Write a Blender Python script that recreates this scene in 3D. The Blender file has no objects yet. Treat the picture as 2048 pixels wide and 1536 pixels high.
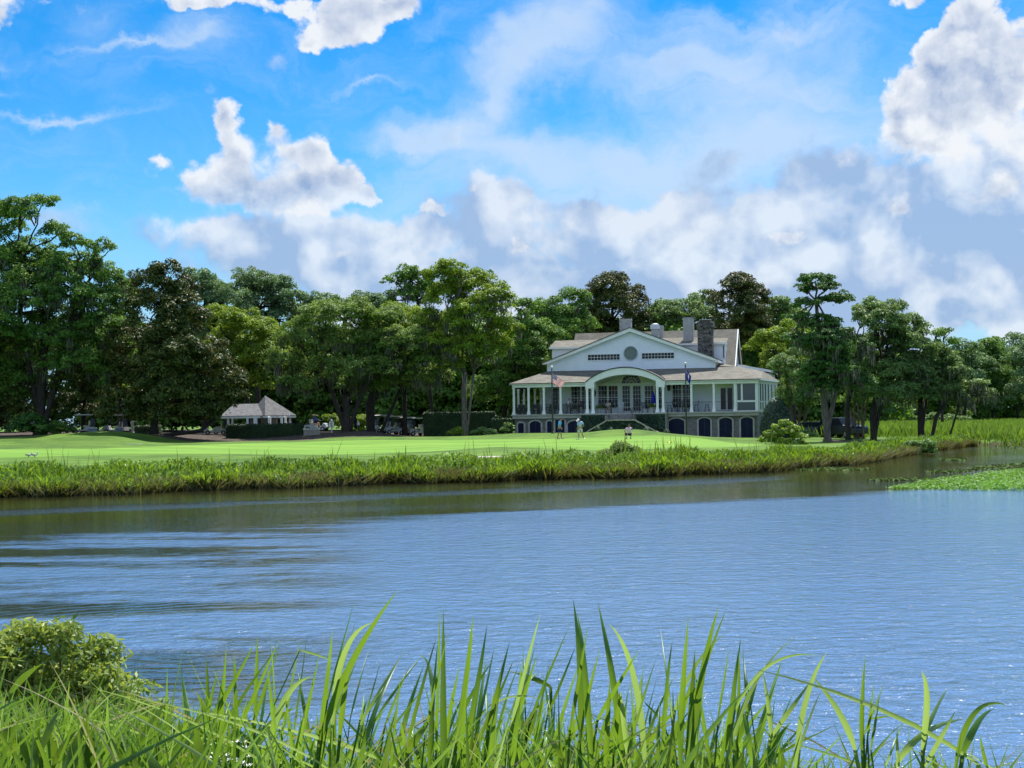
import bpy, math, random
import numpy as np
from mathutils import Vector, Matrix
R = math.radians
rng = np.random.default_rng(7)
random.seed(7)
sc = bpy.context.scene
COL = sc.collection

# ---------------------------------------------------------------- camera
F, HC, HOR = 3000.0, 2.7, 838.0          # focal length in photo pixels, eye height above the water, level line
ROLL = R(0.85); CR, SR = math.cos(ROLL), math.sin(ROLL)
cam = bpy.data.objects.new('camera', bpy.data.cameras.new('camera')); COL.objects.link(cam)
cam.data.sensor_width = 36.0; cam.data.lens = 36.0 * F / 2048
cam.data.shift_y = (HOR - 768) / 2048
cam.data.clip_start = 0.1; cam.data.clip_end = 6000
cam.matrix_world = Matrix(((CR, SR, 0, 0), (0, 0, -1, 0), (-SR, CR, 0, HC), (0, 0, 0, 1)))
sc.camera = cam
sc.view_settings.view_transform = 'Standard'; sc.view_settings.look = 'None'
sc.view_settings.gamma = 1; sc.view_settings.exposure = EXPO = 0.8
sc.cycles.max_bounces = 5; sc.cycles.diffuse_bounces = 3; sc.cycles.glossy_bounces = 3
sc.cycles.transmission_bounces = 3; sc.cycles.transparent_max_bounces = 6
sc.cycles.sample_clamp_direct = 5; sc.cycles.sample_clamp_indirect = 3; sc.cycles.use_denoising = True; sc.cycles.denoiser = 'OPENIMAGEDENOISE'; sc.cycles.denoising_input_passes = 'RGB_ALBEDO_NORMAL'; sc.cycles.denoising_prefilter = 'ACCURATE'
sc.cycles.caustics_reflective = False; sc.cycles.caustics_refractive = False

def ray(px, py):
    dx = px - 1024.0; dy = 768.0 - py + (HOR - 768)
    return (dx * CR + dy * SR) / F, (-dx * SR + dy * CR) / F
def P(px, py, d):
    a, b = ray(px, py)
    return Vector((a * d, d, HC + b * d))

# ---------------------------------------------------------------- sun and sky
SUN_AZ, SUN_EL = R(24), R(60)            # azimuth from +Y (away from the camera) towards +X
sdir = Vector((math.sin(SUN_AZ) * math.cos(SUN_EL), math.cos(SUN_AZ) * math.cos(SUN_EL), math.sin(SUN_EL)))
sl = bpy.data.lights.new('sun', 'SUN'); sl.energy = 4.9; sl.angle = R(0.5); sl.color = (1, .95, .87)
so = bpy.data.objects.new('sun', sl); COL.objects.link(so)
so.rotation_euler = (-sdir).to_track_quat('-Z', 'Y').to_euler(); so.location = (20, 60, 80)

class NT:
    """small helper to write node trees"""
    def __init__(s, tree): s.t = tree; tree.nodes.clear()
    def n(s, typ, ins=None, **kw):
        nd = s.t.nodes.new('ShaderNode' + typ)
        for k, v in kw.items(): setattr(nd, k, v)
        for k, v in (ins or {}).items():
            sk = nd.inputs[k]
            if isinstance(v, bpy.types.NodeSocket): s.t.links.new(v, sk)
            elif isinstance(v, bpy.types.Node): s.t.links.new(v.outputs[0], sk)
            else: sk.default_value = v
        return nd
    def m(s, op, a, b=0.0, c=0.0, clamp=False):
        return s.n('Math', {0: a, 1: b, 2: c}, operation=op, use_clamp=clamp).outputs[0]
    def vm(s, op, a, b=(0, 0, 0)):
        nd = s.n('VectorMath', {0: a, 1: b}, operation=op)
        return nd.outputs['Value'] if op in ('LENGTH', 'DOT_PRODUCT', 'DISTANCE') else nd.outputs[0]
    def mr(s, v, a, b, c=0.0, d=1.0, smooth=True):
        return s.n('MapRange', {0: v, 1: a, 2: b, 3: c, 4: d}, interpolation_type='SMOOTHSTEP' if smooth else 'LINEAR').outputs[0]
    def mix(s, f, a, b, mode='MIX'):
        nd = s.n('Mix', data_type='RGBA', blend_type=mode)
        for i, v in ((0, f), (6, a), (7, b)):
            sk = nd.inputs[i]
            if isinstance(v, bpy.types.NodeSocket): s.t.links.new(v, sk)
            else: sk.default_value = (tuple(v) + (1,))[:4] if hasattr(v, '__len__') else v
        return nd.outputs[2]
    def noise(s, vec, scale, detail=4, rough=.55, dist=0.0, out=0, dims='3D'):
        return s.n('TexNoise', {'Vector': vec, 'Scale': scale, 'Detail': detail, 'Roughness': rough, 'Distortion': dist}, noise_dimensions=dims).outputs[out]

w = bpy.data.worlds.new('World'); sc.world = w; w.use_nodes = True
N = NT(w.node_tree)
SKS = 0.12
sky = N.n('TexSky', sky_type='NISHITA', sun_disc=False, sun_elevation=SUN_EL, sun_rotation=SUN_AZ,
          air_density=1.0, dust_density=0.35, ozone_density=2.2, altitude=0)
dirv = N.n('TexCoord').outputs['Generated']
sep = N.n('SeparateXYZ', {0: dirv})
X, Y, Z = sep.outputs
azi = N.m('ARCTAN2', X, Y); hyp = N.m('SQRT', N.m('SUBTRACT', 1.0, N.m('MULTIPLY', Z, Z)))
ele = N.m('DIVIDE', Z, N.m('MAXIMUM', hyp, .05))
# sky chart: u to the right (1 = 341 mrad of azimuth), v up
u = N.m('MULTIPLY', azi, F / 1024); v = N.m('MULTIPLY', ele, F / 1024)
uv = N.n('CombineXYZ', {0: u, 1: v, 2: 0.0}).outputs[0]
tint = N.mix(N.mr(v, .0, .85), (.36, .60, .74), (.045, .41, .70))
sky_c = N.mix(1.0, sky.outputs[0], tint, 'MULTIPLY')
warp = N.vm('SUBTRACT', N.noise(uv, 5.0, 6, .6, out=1), (.5, .5, .5))
warp2 = N.n('VectorMath', {0: warp, 'Scale': .22}, operation='SCALE').outputs[0]
uw = N.vm('ADD', uv, warp2)
def UV(px, py): return ((px - 1024) / 1024, (HOR - py) / 1024)
def field(coord, blobs):
    acc = None
    for (px, py, rx, ry, wt) in blobs:
        c = UV(px, py)
        dlt = N.vm('SUBTRACT', coord, (c[0], c[1], 0))
        dlt = N.vm('MULTIPLY', dlt, (1024 / rx, 1024 / ry, 0))
        q = N.m('SUBTRACT', 1.0, N.m('MULTIPLY', N.vm('LENGTH', dlt), .5), clamp=True)
        q = N.m('MULTIPLY', q, q)
        acc = N.m('MULTIPLY', q, wt) if acc is None else N.m('MULTIPLY_ADD', q, wt, acc)
    return acc
heap = [  # crisp cumulus heaps
 (470,235,26,34,1.1),(480,290,45,40,1.1),(555,245,24,34,1.0),(590,290,50,45,1.2),(340,315,26,16,1.0),(400,350,50,34,.9),(500,350,80,50,1.1),(640,300,30,40,.8),(670,350,60,45,1.1),(750,380,40,34,1.2),(600,390,110,34,.9),
 (1900,100,60,54,1.3),(1965,120,70,70,1.3),(1865,165,55,56,1.2),(1930,210,90,80,1.2),(1850,240,70,60,1.2),(1800,260,54,50,1.2),(1850,310,90,60,1.2),(1780,320,40,34,.8),(1990,270,70,100,1.0),(2080,220,60,120,1.0),
 (700,40,100,56,1.2),(640,85,50,26,.9),(800,0,120,34,1.0),(10,40,90,54,1.1),(1815,30,46,34,.8),(500,0,110,34,.8),(410,10,60,20,.6),(140,20,30,20,.4),
 (870,420,90,20,.8),(940,385,50,20,.8),(1055,492,30,20,1.0),(1240,470,30,26,.6),(1790,440,40,22,.8),(1960,400,110,30,.9),(1560,490,60,22,.7),(1680,360,40,34,.5),(700,510,50,18,.5),(1340,520,30,18,.5),(520,380,130,50,.8),(2600,380,400,160,1.2),(-500,420,350,120,1.0)]
bank = [  # grey lavender broken cloud along the lower sky
 (640,440,160,44,.8),(850,460,180,60,1.0),(1000,390,90,36,.8),(1100,470,160,60,.9),(1180,420,60,34,.7),(1370,400,70,44,1.0),(1330,470,160,50,.8),(1520,420,80,50,1.0),(1640,380,90,70,.9),(1560,490,200,70,1.0),(1800,420,140,90,1.0),(1960,370,160,90,1.1),(1880,500,260,70,1.1),(1750,570,300,50,.9),(1300,560,300,50,.9),(900,540,260,50,.9),(640,540,140,30,.6),(2020,470,160,90,1.0),(420,440,150,40,.6),(560,480,160,40,.8),(1440,330,80,26,.35),(1250,430,140,50,.6),(1900,620,400,70,1.1),(1300,610,500,60,1.1),(750,590,400,55,.95),(1500,650,900,45,.9),(1950,645,300,60,1.1),(500,520,160,36,.45),(2700,450,600,160,1.0),(-600,480,500,120,.8),(130,440,60,34,.5)]
veil = [  # thin high veils
 (850,275,80,26,.8),(920,235,80,36,.9),(990,180,80,50,.95),(1050,120,80,56,.85),(1120,60,80,50,.7),(1190,10,90,50,.6),(1000,290,200,50,.6),(1300,330,340,60,.75),(1560,300,280,60,.6),(1380,120,260,50,.7),(1550,60,240,50,.6),(1500,220,300,60,.5),(1620,190,160,50,.35),(1450,160,120,36,.5),
 (130,238,140,10,.8),(30,138,60,12,.6),(40,190,60,10,.4),(300,88,120,10,.5),(420,70,70,40,.6),(230,40,60,40,.4),(760,160,60,8,.5),(1250,420,500,80,.7),(1500,600,700,60,.6),(160,440,60,34,.5),(2500,250,500,200,.5)]
wf = N.n('VectorMath', {0: N.vm('SUBTRACT', N.noise(uv, 24.0, 3, .6, out=1), (.5, .5, .5)), 'Scale': .035}, operation='SCALE').outputs[0]
uh = N.vm('ADD', N.vm('ADD', uv, N.n('VectorMath', {0: warp, 'Scale': .12}, operation='SCALE').outputs[0]), wf)
hm = field(uh, heap); bm = field(uw, bank); vmk = field(uw, veil)
def billow(off, sc1, det):
    p = N.vm('ADD', uv, off) if off else uv
    vo = N.n('TexVoronoi', {'Vector': N.vm('ADD', p, wf), 'Scale': sc1, 'Detail': det, 'Roughness': .55, 'Lacunarity': 2.2}, feature='F1', normalize=False, voronoi_dimensions='2D').outputs[0]
    return N.m('SUBTRACT', 1.0, vo), N.noise(p, 6.5, 8, .56, .1, dims='2D')
b1, fb = billow(None, 9.0, 3); b2, fb2 = billow((.014, .026, 0), 9.0, 3)
hd = N.m('ADD', hm, N.m('MULTIPLY', N.mr(hm, 0.0, .12), N.m('ADD', N.m('MULTIPLY', N.m('SUBTRACT', fb, .5), .95), N.m('MULTIPLY', N.m('SUBTRACT', b1, .62), .45))))
soft = N.noise(uv, 3.0, 2, .5, dims='2D')
halpha = N.mr(hd, .16, N.mr(soft, .4, .62, .38, .75))
relief = N.m('ADD', N.m('MULTIPLY', N.m('SUBTRACT', fb, fb2), 1.3), N.m('MULTIPLY', N.m('SUBTRACT', b1, b2), .55))
bigA = N.noise(uv, 5.5, 3, .5, .2, dims='2D'); bigB = N.noise(N.vm('ADD', uv, (.03, .055, 0)), 5.5, 3, .5, .2, dims='2D'); big = N.m('SUBTRACT', bigA, bigB)
core = N.mr(hd, .35, 1.1)
low = N.mr(v, .32, .52)
hs = N.m('ADD', N.m('SUBTRACT', N.m('MULTIPLY_ADD', low, .22, .70), N.m('MULTIPLY', core, .40)), N.m('MULTIPLY_ADD', big, 1.3, relief), clamp=True)
K = 1.0 / (SKS * 2 ** EXPO)
def CK(c): return tuple(x * K for x in c)
hcol = N.mix(hs, CK((.33, .44, .66)), CK((.90, .93, .97)))
# the bank
bd = N.m('ADD', bm, N.m('ADD', N.m('MULTIPLY', N.m('SUBTRACT', fb, .5), 1.3), N.m('MULTIPLY', N.m('SUBTRACT', b1, .62), .3)))
balpha = N.m('MULTIPLY', N.mr(bd, .02, .60), .90)
bs = N.m('ADD', N.m('SUBTRACT', .46, N.m('MULTIPLY', N.mr(bd, .6, 1.3), .25)), N.m('ADD', N.m('MULTIPLY', relief, .85), N.m('MULTIPLY', big, 3.4)), clamp=True)
bcol = N.mix(bs, CK((.36, .50, .75)), CK((.78, .85, .95)))
st = N.noise(N.vm('MULTIPLY', N.vm('ADD', uv, warp2), (1.5, 3.4, 1)), 2.6, 8, .62, .6)
vd = N.m('ADD', vmk, N.m('MULTIPLY', N.m('SUBTRACT', st, .5), 1.1))
valpha = N.m('MULTIPLY', N.mr(vd, -.15, .85), .8)
c1 = N.mix(valpha, sky_c, CK((.62, .77, .96)))
hz = N.mr(v, -.02, .46, .72, 0.0)
c1 = N.mix(hz, c1, CK((.38, .56, .84)))
c1 = N.mix(balpha, c1, bcol)
c2 = N.mix(N.m('MULTIPLY', halpha, N.mr(v, .34, .50, .62, .96)), c1, hcol)
# added unseen bright cloud layer overhead and behind the camera, brightens the shaded facade
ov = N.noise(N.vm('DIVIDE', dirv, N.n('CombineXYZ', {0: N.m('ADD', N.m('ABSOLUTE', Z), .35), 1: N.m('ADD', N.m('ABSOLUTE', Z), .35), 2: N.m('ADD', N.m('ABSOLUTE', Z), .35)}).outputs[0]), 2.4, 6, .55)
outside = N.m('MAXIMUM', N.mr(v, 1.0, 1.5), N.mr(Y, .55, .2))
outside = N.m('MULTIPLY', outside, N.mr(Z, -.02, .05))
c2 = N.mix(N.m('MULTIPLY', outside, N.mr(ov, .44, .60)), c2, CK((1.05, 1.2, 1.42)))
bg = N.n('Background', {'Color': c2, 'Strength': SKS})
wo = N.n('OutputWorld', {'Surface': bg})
w.cycles.sampling_method = 'MANUAL'; w.cycles.sample_map_resolution = 1024

# ---------------------------------------------------------------- materials
MATS = {}
def mat(name, fn):
    if name not in MATS:
        m = bpy.data.materials.new(name); m.use_nodes = True
        n = NT(m.node_tree); out = n.n('OutputMaterial')
        s = fn(n)
        n.t.links.new(s.outputs[0], out.inputs['Surface']); MATS[name] = m
    return MATS[name]
def pbr(n, col, rough=.7, spec=.4, bump=None, bs=.3, bd=.02, metal=0.0, **kw):
    ins = {'Base Color': (tuple(col) + (1,))[:4] if not isinstance(col, bpy.types.NodeSocket) else col, 'Roughness': rough, 'Specular IOR Level': spec, 'Metallic': metal}
    if bump is not None: ins['Normal'] = n.n('Bump', {'Strength': bs, 'Distance': bd, 'Height': bump}).outputs[0]
    ins.update(kw)
    return n.n('BsdfPrincipled', ins)
def obc(n): return n.n('TexCoord').outputs['Object']
def simple(name, col, rough=.6, spec=.4, var=.15, scale=3.0, metal=0.0):
    def fn(n):
        t = n.noise(obc(n), scale, 5, .6)
        c = n.mix(n.mr(t, .3, .7), tuple(x * (1 - var) for x in col), tuple(min(1, x * (1 + var)) for x in col))
        return pbr(n, c, rough, spec, bump=t, bs=.15, metal=metal)
    return mat(name, fn)
def leafmat(name, cols, rough=.45, spec=.4, trans=.28, tcol=None, scale=.55, gain=1.0, dead=0.0):
    cols0 = cols
    """cols: dark, mid, bright leaf colours mixed per leaf and per patch"""
    def fn(n):
        cols = cols0; g = n.n('NewGeometry'); rnd = g.outputs['Random Per Island']
        patch = n.noise(obc(n), scale, 3, .6)
        f = n.m('ADD', n.m('MULTIPLY', rnd, .55), n.m('MULTIPLY', n.mr(patch, .35, .65), .5), clamp=True)
        cols = [tuple(min(.8, q * gain) for q in k) for k in cols]
        c = n.mix(n.mr(f, 0, .55), cols[0], cols[1]); c = n.mix(n.mr(f, .6, 1.0), c, cols[2])
        if dead: c = n.mix(n.m('MULTIPLY', n.mr(n.noise(obc(n), 7.0, 5, .7), .60, .70), dead), c, (.20, .145, .06))
        p = pbr(n, c, rough, spec)
        tc = n.mix(.6, c, tcol or (cols[2][0] * 1.5, cols[2][1] * 1.5, cols[2][2] * .6), 'MIX')
        tr = n.n('BsdfTranslucent', {'Color': tc})
        return n.n('MixShader', {0: trans, 1: p.outputs[0], 2: tr.outputs[0]})
    return mat(name, fn)
def barkmat(name, a, b):
    def fn(n):
        c = obc(n); s = n.vm('MULTIPLY', c, (6, 6, 1.2)); t = n.noise(s, 2.0, 7, .65, .5)
        return pbr(n, n.mix(n.mr(t, .3, .7), a, b), .9, .2, bump=t, bs=.8, bd=.08)
    return mat(name, fn)

# ---------------------------------------------------------------- mesh helpers
class MB:
    def __init__(s): s.v = []; s.f = []
    def add(s, vs, fs):
        o = len(s.v); s.v += [tuple(p) for p in vs]; s.f += [tuple(i + o for i in q) for q in fs]; return s
    def box(s, x0, x1, y0, y1, z0, z1, T=None):
        vs = [(x, y, z) for z in (z0, z1) for y in (y0, y1) for x in (x0, x1)]
        if T is not None: vs = [T @ Vector(p) for p in vs]
        return s.add(vs, [(0, 2, 3, 1), (4, 5, 7, 6), (0, 1, 5, 4), (2, 6, 7, 3), (0, 4, 6, 2), (1, 3, 7, 5)])
    def bar(s, a, b, w, h=None, up=(0, 0, 1)):
        a, b = Vector(a), Vector(b); h = h or w; d = (b - a).normalized(); up = Vector(up)
        if abs(d.dot(up)) > .98: up = Vector((0, 1, 0))
        x = d.cross(up).normalized() * w / 2; z = x.cross(d).normalized() * h / 2
        vs = [a - x - z, a + x - z, a + x + z, a - x + z, b - x - z, b + x - z, b + x + z, b - x + z]
        return s.add(vs, [(3, 2, 1, 0), (4, 5, 6, 7), (0, 1, 5, 4), (1, 2, 6, 5), (2, 3, 7, 6), (3, 0, 4, 7)])
    def tube(s, pts, rad, n=8, cap=True, flute=0.0):
        pts = [Vector(p) for p in pts]; rad = rad if hasattr(rad, '__len__') else [rad] * len(pts)
        o = len(s.v); vs = []; ref = None
        for i, p in enumerate(pts):
            d = (pts[min(i + 1, len(pts) - 1)] - pts[max(i - 1, 0)]).normalized()
            if ref is None: ref = d.orthogonal().normalized()
            ref = (ref - d * ref.dot(d)).normalized(); q = d.cross(ref)
            for k in range(n):
                a = 2 * math.pi * k / n; r = rad[i] * (1 + flute * (k % 2))
                vs.append(p + (ref * math.cos(a) + q * math.sin(a)) * r)
        fs = [(i * n + k, i * n + (k + 1) % n, (i + 1) * n + (k + 1) % n, (i + 1) * n + k) for i in range(len(pts) - 1) for k in range(n)]
        if cap: fs += [tuple(reversed(range(n))), tuple(range((len(pts) - 1) * n, len(pts) * n))]
        return s.add(vs, fs)
    def lathe(s, prof, c=(0, 0, 0), n=16):
        cx, cy, cz = c; vs = [(cx + r * math.cos(2 * math.pi * k / n), cy + r * math.sin(2 * math.pi * k / n), cz + z) for r, z in prof for k in range(n)]
        fs = [(i * n + k, i * n + (k + 1) % n, (i + 1) * n + (k + 1) % n, (i + 1) * n + k) for i in range(len(prof) - 1) for k in range(n)]
        fs += [tuple(reversed(range(n))), tuple(range((len(prof) - 1) * n, len(prof) * n))]
        return s.add(vs, fs)
    def prism(s, poly, y0, y1):
        """poly in (x,z), extruded from y0 to y1"""
        n = len(poly); vs = [(x, y0, z) for x, z in poly] + [(x, y1, z) for x, z in poly]
        return s.add(vs, [tuple(range(n)), tuple(reversed(range(n, 2 * n)))] + [(i, i + n, (i + 1) % n + n, (i + 1) % n) for i in range(n)])
    def slab(s, pts, t=.12):
        """a thick roof sheet: polygon through 3-D points with thickness t downwards"""
        n = len(pts); vs = [tuple(p) for p in pts] + [(p[0], p[1], p[2] - t) for p in pts]
        return s.add(vs, [tuple(range(n)), tuple(reversed(range(n, 2 * n)))] + [(i, i + n, (i + 1) % n + n, (i + 1) % n) for i in range(n)])
    def build(s, name, m, parent=None, smooth=False, loc=None):
        me = bpy.data.meshes.new(name); me.from_pydata(s.v, [], s.f)
        if m: me.materials.append(m)
        if smooth: me.polygons.foreach_set('use_smooth', [True] * len(me.polygons))
        me.update(); o = bpy.data.objects.new(name, me); COL.objects.link(o)
        if parent: o.parent = parent
        if loc: o.location = loc
        return o
def np_obj(name, verts, quads, m, parent=None, smooth=False, k=4):
    me = bpy.data.meshes.new(name); verts = np.ascontiguousarray(verts, np.float32); quads = np.ascontiguousarray(quads, np.int32)
    me.vertices.add(len(verts)); me.vertices.foreach_set('co', verts.ravel())
    me.loops.add(quads.size); me.loops.foreach_set('vertex_index', quads.ravel())
    me.polygons.add(len(quads)); me.polygons.foreach_set('loop_start', np.arange(0, quads.size, k, dtype=np.int32))
    me.polygons.foreach_set('loop_total', np.full(len(quads), k, np.int32))
    if smooth: me.polygons.foreach_set('use_smooth', np.ones(len(quads), bool))
    me.update(calc_edges=True)
    me.materials.append(m); o = bpy.data.objects.new(name, me); COL.objects.link(o)
    if parent: o.parent = parent
    return o
def tag(o, label=None, cat=None, group=None, kind=None):
    if label: o['label'] = label
    if cat: o['category'] = cat
    if group: o['group'] = group
    if kind: o['kind'] = kind
    return o
def empty(name, loc, label, cat, group=None, rz=0):
    o = bpy.data.objects.new(name, None); COL.objects.link(o); o.location = loc; o.rotation_euler = (0, 0, rz); o.empty_display_size = .2
    return tag(o, label, cat, group)
def copy_tree(o, parent=None):
    c = o.copy(); COL.objects.link(c); c.parent = parent
    for ch in list(o.children): copy_tree(ch, c)
    return c
# ---------------------------------------------------------------- terrain
SHX = np.array([-400,-60,-30,-19.3,-6.9,0,4.9,11.3,18,22,27,36,48,100,400.]); SHY = np.array([30,46,54,56.6,63.5,65.8,67.5,71,80,88,101,119,124,128,132.])
def shore(x): return np.interp(x, SHX, SHY) + .5 * np.sin(np.asarray(x) * .9) + .35 * np.sin(np.asarray(x) * 2.3 + 1)
CP = [(0,925,80),(300,915,85),(220,861,138),(250,866,137),(288,879,136),(330,889,135),(380,889,135),(180,863,138),(150,867,138),(60,878,134),(200,872,132),(90,884,126),(0,890,120),(430,885,130),(430,884,138),(700,863,150),(700,874,138),(600,882,136),(860,877,150),(1160,879,121),
      (1250,858,134),(1150,866,136),(1340,868,136),(1040,870,140),(1480,879,136),(1380,876,138),(1600,886,120),(1750,884,122),(1870,880,128),(1000,890,110),(1000,914,84),(1300,897,100),(700,902,105),(450,925,80),(1500,905,90),
      (-300,880,140),(1260,866,150),(1480,877,150),(1060,866,150),(500,868,160),(300,868,160),(1650,872,150),(150,866,155),(-200,870,170)]
cps = np.array([tuple(P(*c)) for c in CP] + [(-60,200,2.0),(-20,200,1.6),(20,200,1.4),(60,200,.5),(60,150,.35),(90,180,.35),(60,300,.5),(-60,320,2.5),(0,320,1.8),(120,300,.6),(50,135,.35),(150,160,.35),(-120,150,1.8),(-150,90,1.0)])
def gz(x, y):
    x = np.asarray(x, float); y = np.asarray(y, float); sh = x.shape; X_, Y_ = x.ravel(), y.ravel()
    num = np.zeros(len(X_)); den = np.zeros(len(X_))
    for (cx, cy, cz) in cps:
        wgt = 1.0 / (((X_ - cx) ** 2 + ((Y_ - cy) * .8) ** 2) + 3.0) ** 2
        num += wgt * cz; den += wgt
    z = num / den
    s = Y_ - shore(X_)
    t = np.clip((s + .6) / 3.2, 0, 1); t = t * t * (3 - 2 * t)
    far = -1.6 + (z + 1.6) * t * 1.0
    far = np.where(s < -.6, -1.6, far)
    # near bank where the photographer stands
    nb = 5.6 + .4 * np.sin(X_ * .8) + np.where(X_ < -1.5, np.clip((-1.5 - X_) * 1.3, 0, 5.0), 0)
    t2 = np.clip((nb + .7 - Y_) / 2.6, 0, 1); t2 = t2 * t2 * (3 - 2 * t2)
    near = -1.6 + 2.75 * t2
    return np.maximum(far, near).reshape(sh)
def gz1(x, y): return float(gz(np.array([x]), np.array([y]))[0])
xs = np.concatenate([[-1500, -700, -400, -250, -160, -110], np.arange(-80, 95, .8), [100, 110, 130, 170, 250, 400, 700, 1500]])
ys = np.concatenate([[-300, -100, -40, -15], np.arange(-6, 14, .7), [16, 20, 26, 32, 38], np.arange(42, 165, .6), np.arange(166, 260, 4), [280, 320, 400, 600, 1000, 3000]])
GX, GY = np.meshgrid(xs, ys); GZ = gz(GX, GY)
GZ = np.where(GY > 330, np.maximum(GZ, 1.0), GZ)
nx, ny = len(xs), len(ys)
gv = np.stack([GX.ravel(), GY.ravel(), GZ.ravel()], 1)
ii = (np.arange(ny - 1)[:, None] * nx + np.arange(nx - 1)[None, :]).ravel()
gq = np.stack([ii, ii + 1, ii + nx + 1, ii + nx], 1)
def inpoly(poly, X_, Y_):
    c = np.zeros(X_.shape, bool); n = len(poly)
    for i in range(n):
        (x1, y1), (x2, y2) = poly[i], poly[(i + 1) % n]
        with np.errstate(divide='ignore', invalid='ignore'):
            c ^= ((y1 > Y_) != (y2 > Y_)) & (X_ < (x2 - x1) * (Y_ - y1) / (y2 - y1 + 1e-12) + x1)
    return c
def g2(px, d): return (ray(px, 870)[0] * d, d)
green_poly = [g2(-150,88),g2(300,96),g2(700,92),g2(880,98),g2(1000,104),g2(1200,98),g2(1500,102),g2(1560,112),g2(1420,124),g2(1200,126),g2(950,124),g2(700,126),g2(450,116),g2(200,104),g2(-150,100)]
mulch_poly = [g2(200,141),g2(420,139),g2(600,138),g2(700,139.5),g2(800,140),g2(830,146),g2(870,158),g2(870,200),g2(-200,230),g2(-300,140),g2(40,138)]
mulch2 = [g2(1800,128),g2(1880,126),g2(1900,131),g2(1820,135)]
mulch3 = [g2(1640,124),g2(1760,122),g2(1770,128),g2(1650,131)]
sand_poly = [g2(950,83.5),g2(1025,83.5),g2(1040,86.5),g2(938,86.5)]
def blur(mm, it=2):
    mm = mm.astype(float)
    for _ in range(it):
        p = np.pad(mm, 1, mode='edge'); mm = (p[1:-1, 1:-1] * 2 + p[:-2, 1:-1] + p[2:, 1:-1] + p[1:-1, :-2] + p[1:-1, 2:]) / 6
    return mm
masks = {'green': blur(inpoly(green_poly, GX, GY)), 'mulch': blur(inpoly(mulch_poly, GX, GY) | inpoly(mulch2, GX, GY) | inpoly(mulch3, GX, GY), 1), 'sand': blur(inpoly(sand_poly, GX, GY), 1),
         'mud': np.clip(1 - (GZ - .05) / .35, 0, 1) * (GY > 12) + (GY < 12)}
def ground_fn(n):
    c = obc(n)
    def at(nm): return n.n('Attribute', attribute_name=nm).outputs['Fac']
    n1 = n.noise(c, .35, 5, .6); n2 = n.noise(n.vm('MULTIPLY', c, (.25, 1.1, 1)), .5, 5, .6); n3 = n.noise(c, 9, 4, .7); n4 = n.noise(c, 2.2, 5, .65)
    rough = n.mix(n.mr(n1, .35, .65), (.040, .098, .010), (.10, .185, .020)); rough = n.mix(n.m('MULTIPLY', n.mr(n4, .48, .72), .5), rough, (.19, .21, .055)); rough = n.mix(n.m('MULTIPLY', n.mr(n2, .5, .66), .5), rough, (.045, .10, .012))
    rough = n.mix(n.m('MULTIPLY', n.mr(n3, .45, .7), .35), rough, (.05, .11, .015))
    gr = n.mix(n.mr(n2, .35, .65), (.105, .22, .026), (.165, .29, .042))
    mw = n.m('MULTIPLY', n.mr(n.m('SINE', n.m('MULTIPLY', n.m('ADD', n.n('SeparateXYZ', {0: c}).outputs[1], n.m('MULTIPLY', n1, 4.0)), 1.1)), -.3, .3), .25)
    gr = n.mix(mw, gr, (.070, .165, .018))
    mu = n.mix(n.mr(n.noise(c, 3.5, 6, .75), .4, .62), (.030, .022, .017), (.11, .085, .066)); mu = n.mix(n.mr(n3, .62, .72), mu, (.24, .20, .15))
    sand = n.mix(n3, (.30, .27, .22), (.45, .42, .36)); mud = n.mix(n4, (.045, .04, .022), (.11, .10, .05))
    jit = n.m('MULTIPLY', n.m('SUBTRACT', n4, .5), .5)
    def stp(a): return n.mr(n.m('ADD', at(a), jit), .42, .58)
    col = n.mix(n.mr(at('green'), .35, .65), rough, gr); col = n.mix(stp('mulch'), col, mu); col = n.mix(stp('sand'), col, sand); col = n.mix(stp('mud'), col, mud)
    return pbr(n, col, .9, .15, bump=n3, bs=.5, bd=.04)
G = np_obj('ground', gv, gq, mat('turf_and_soil', ground_fn), smooth=True)
tag(G, kind='structure')
for k_, a_ in masks.items():
    at_ = G.data.attributes.new(k_, 'FLOAT', 'POINT'); at_.data.foreach_set('value', a_.astype(np.float32).ravel())

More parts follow.
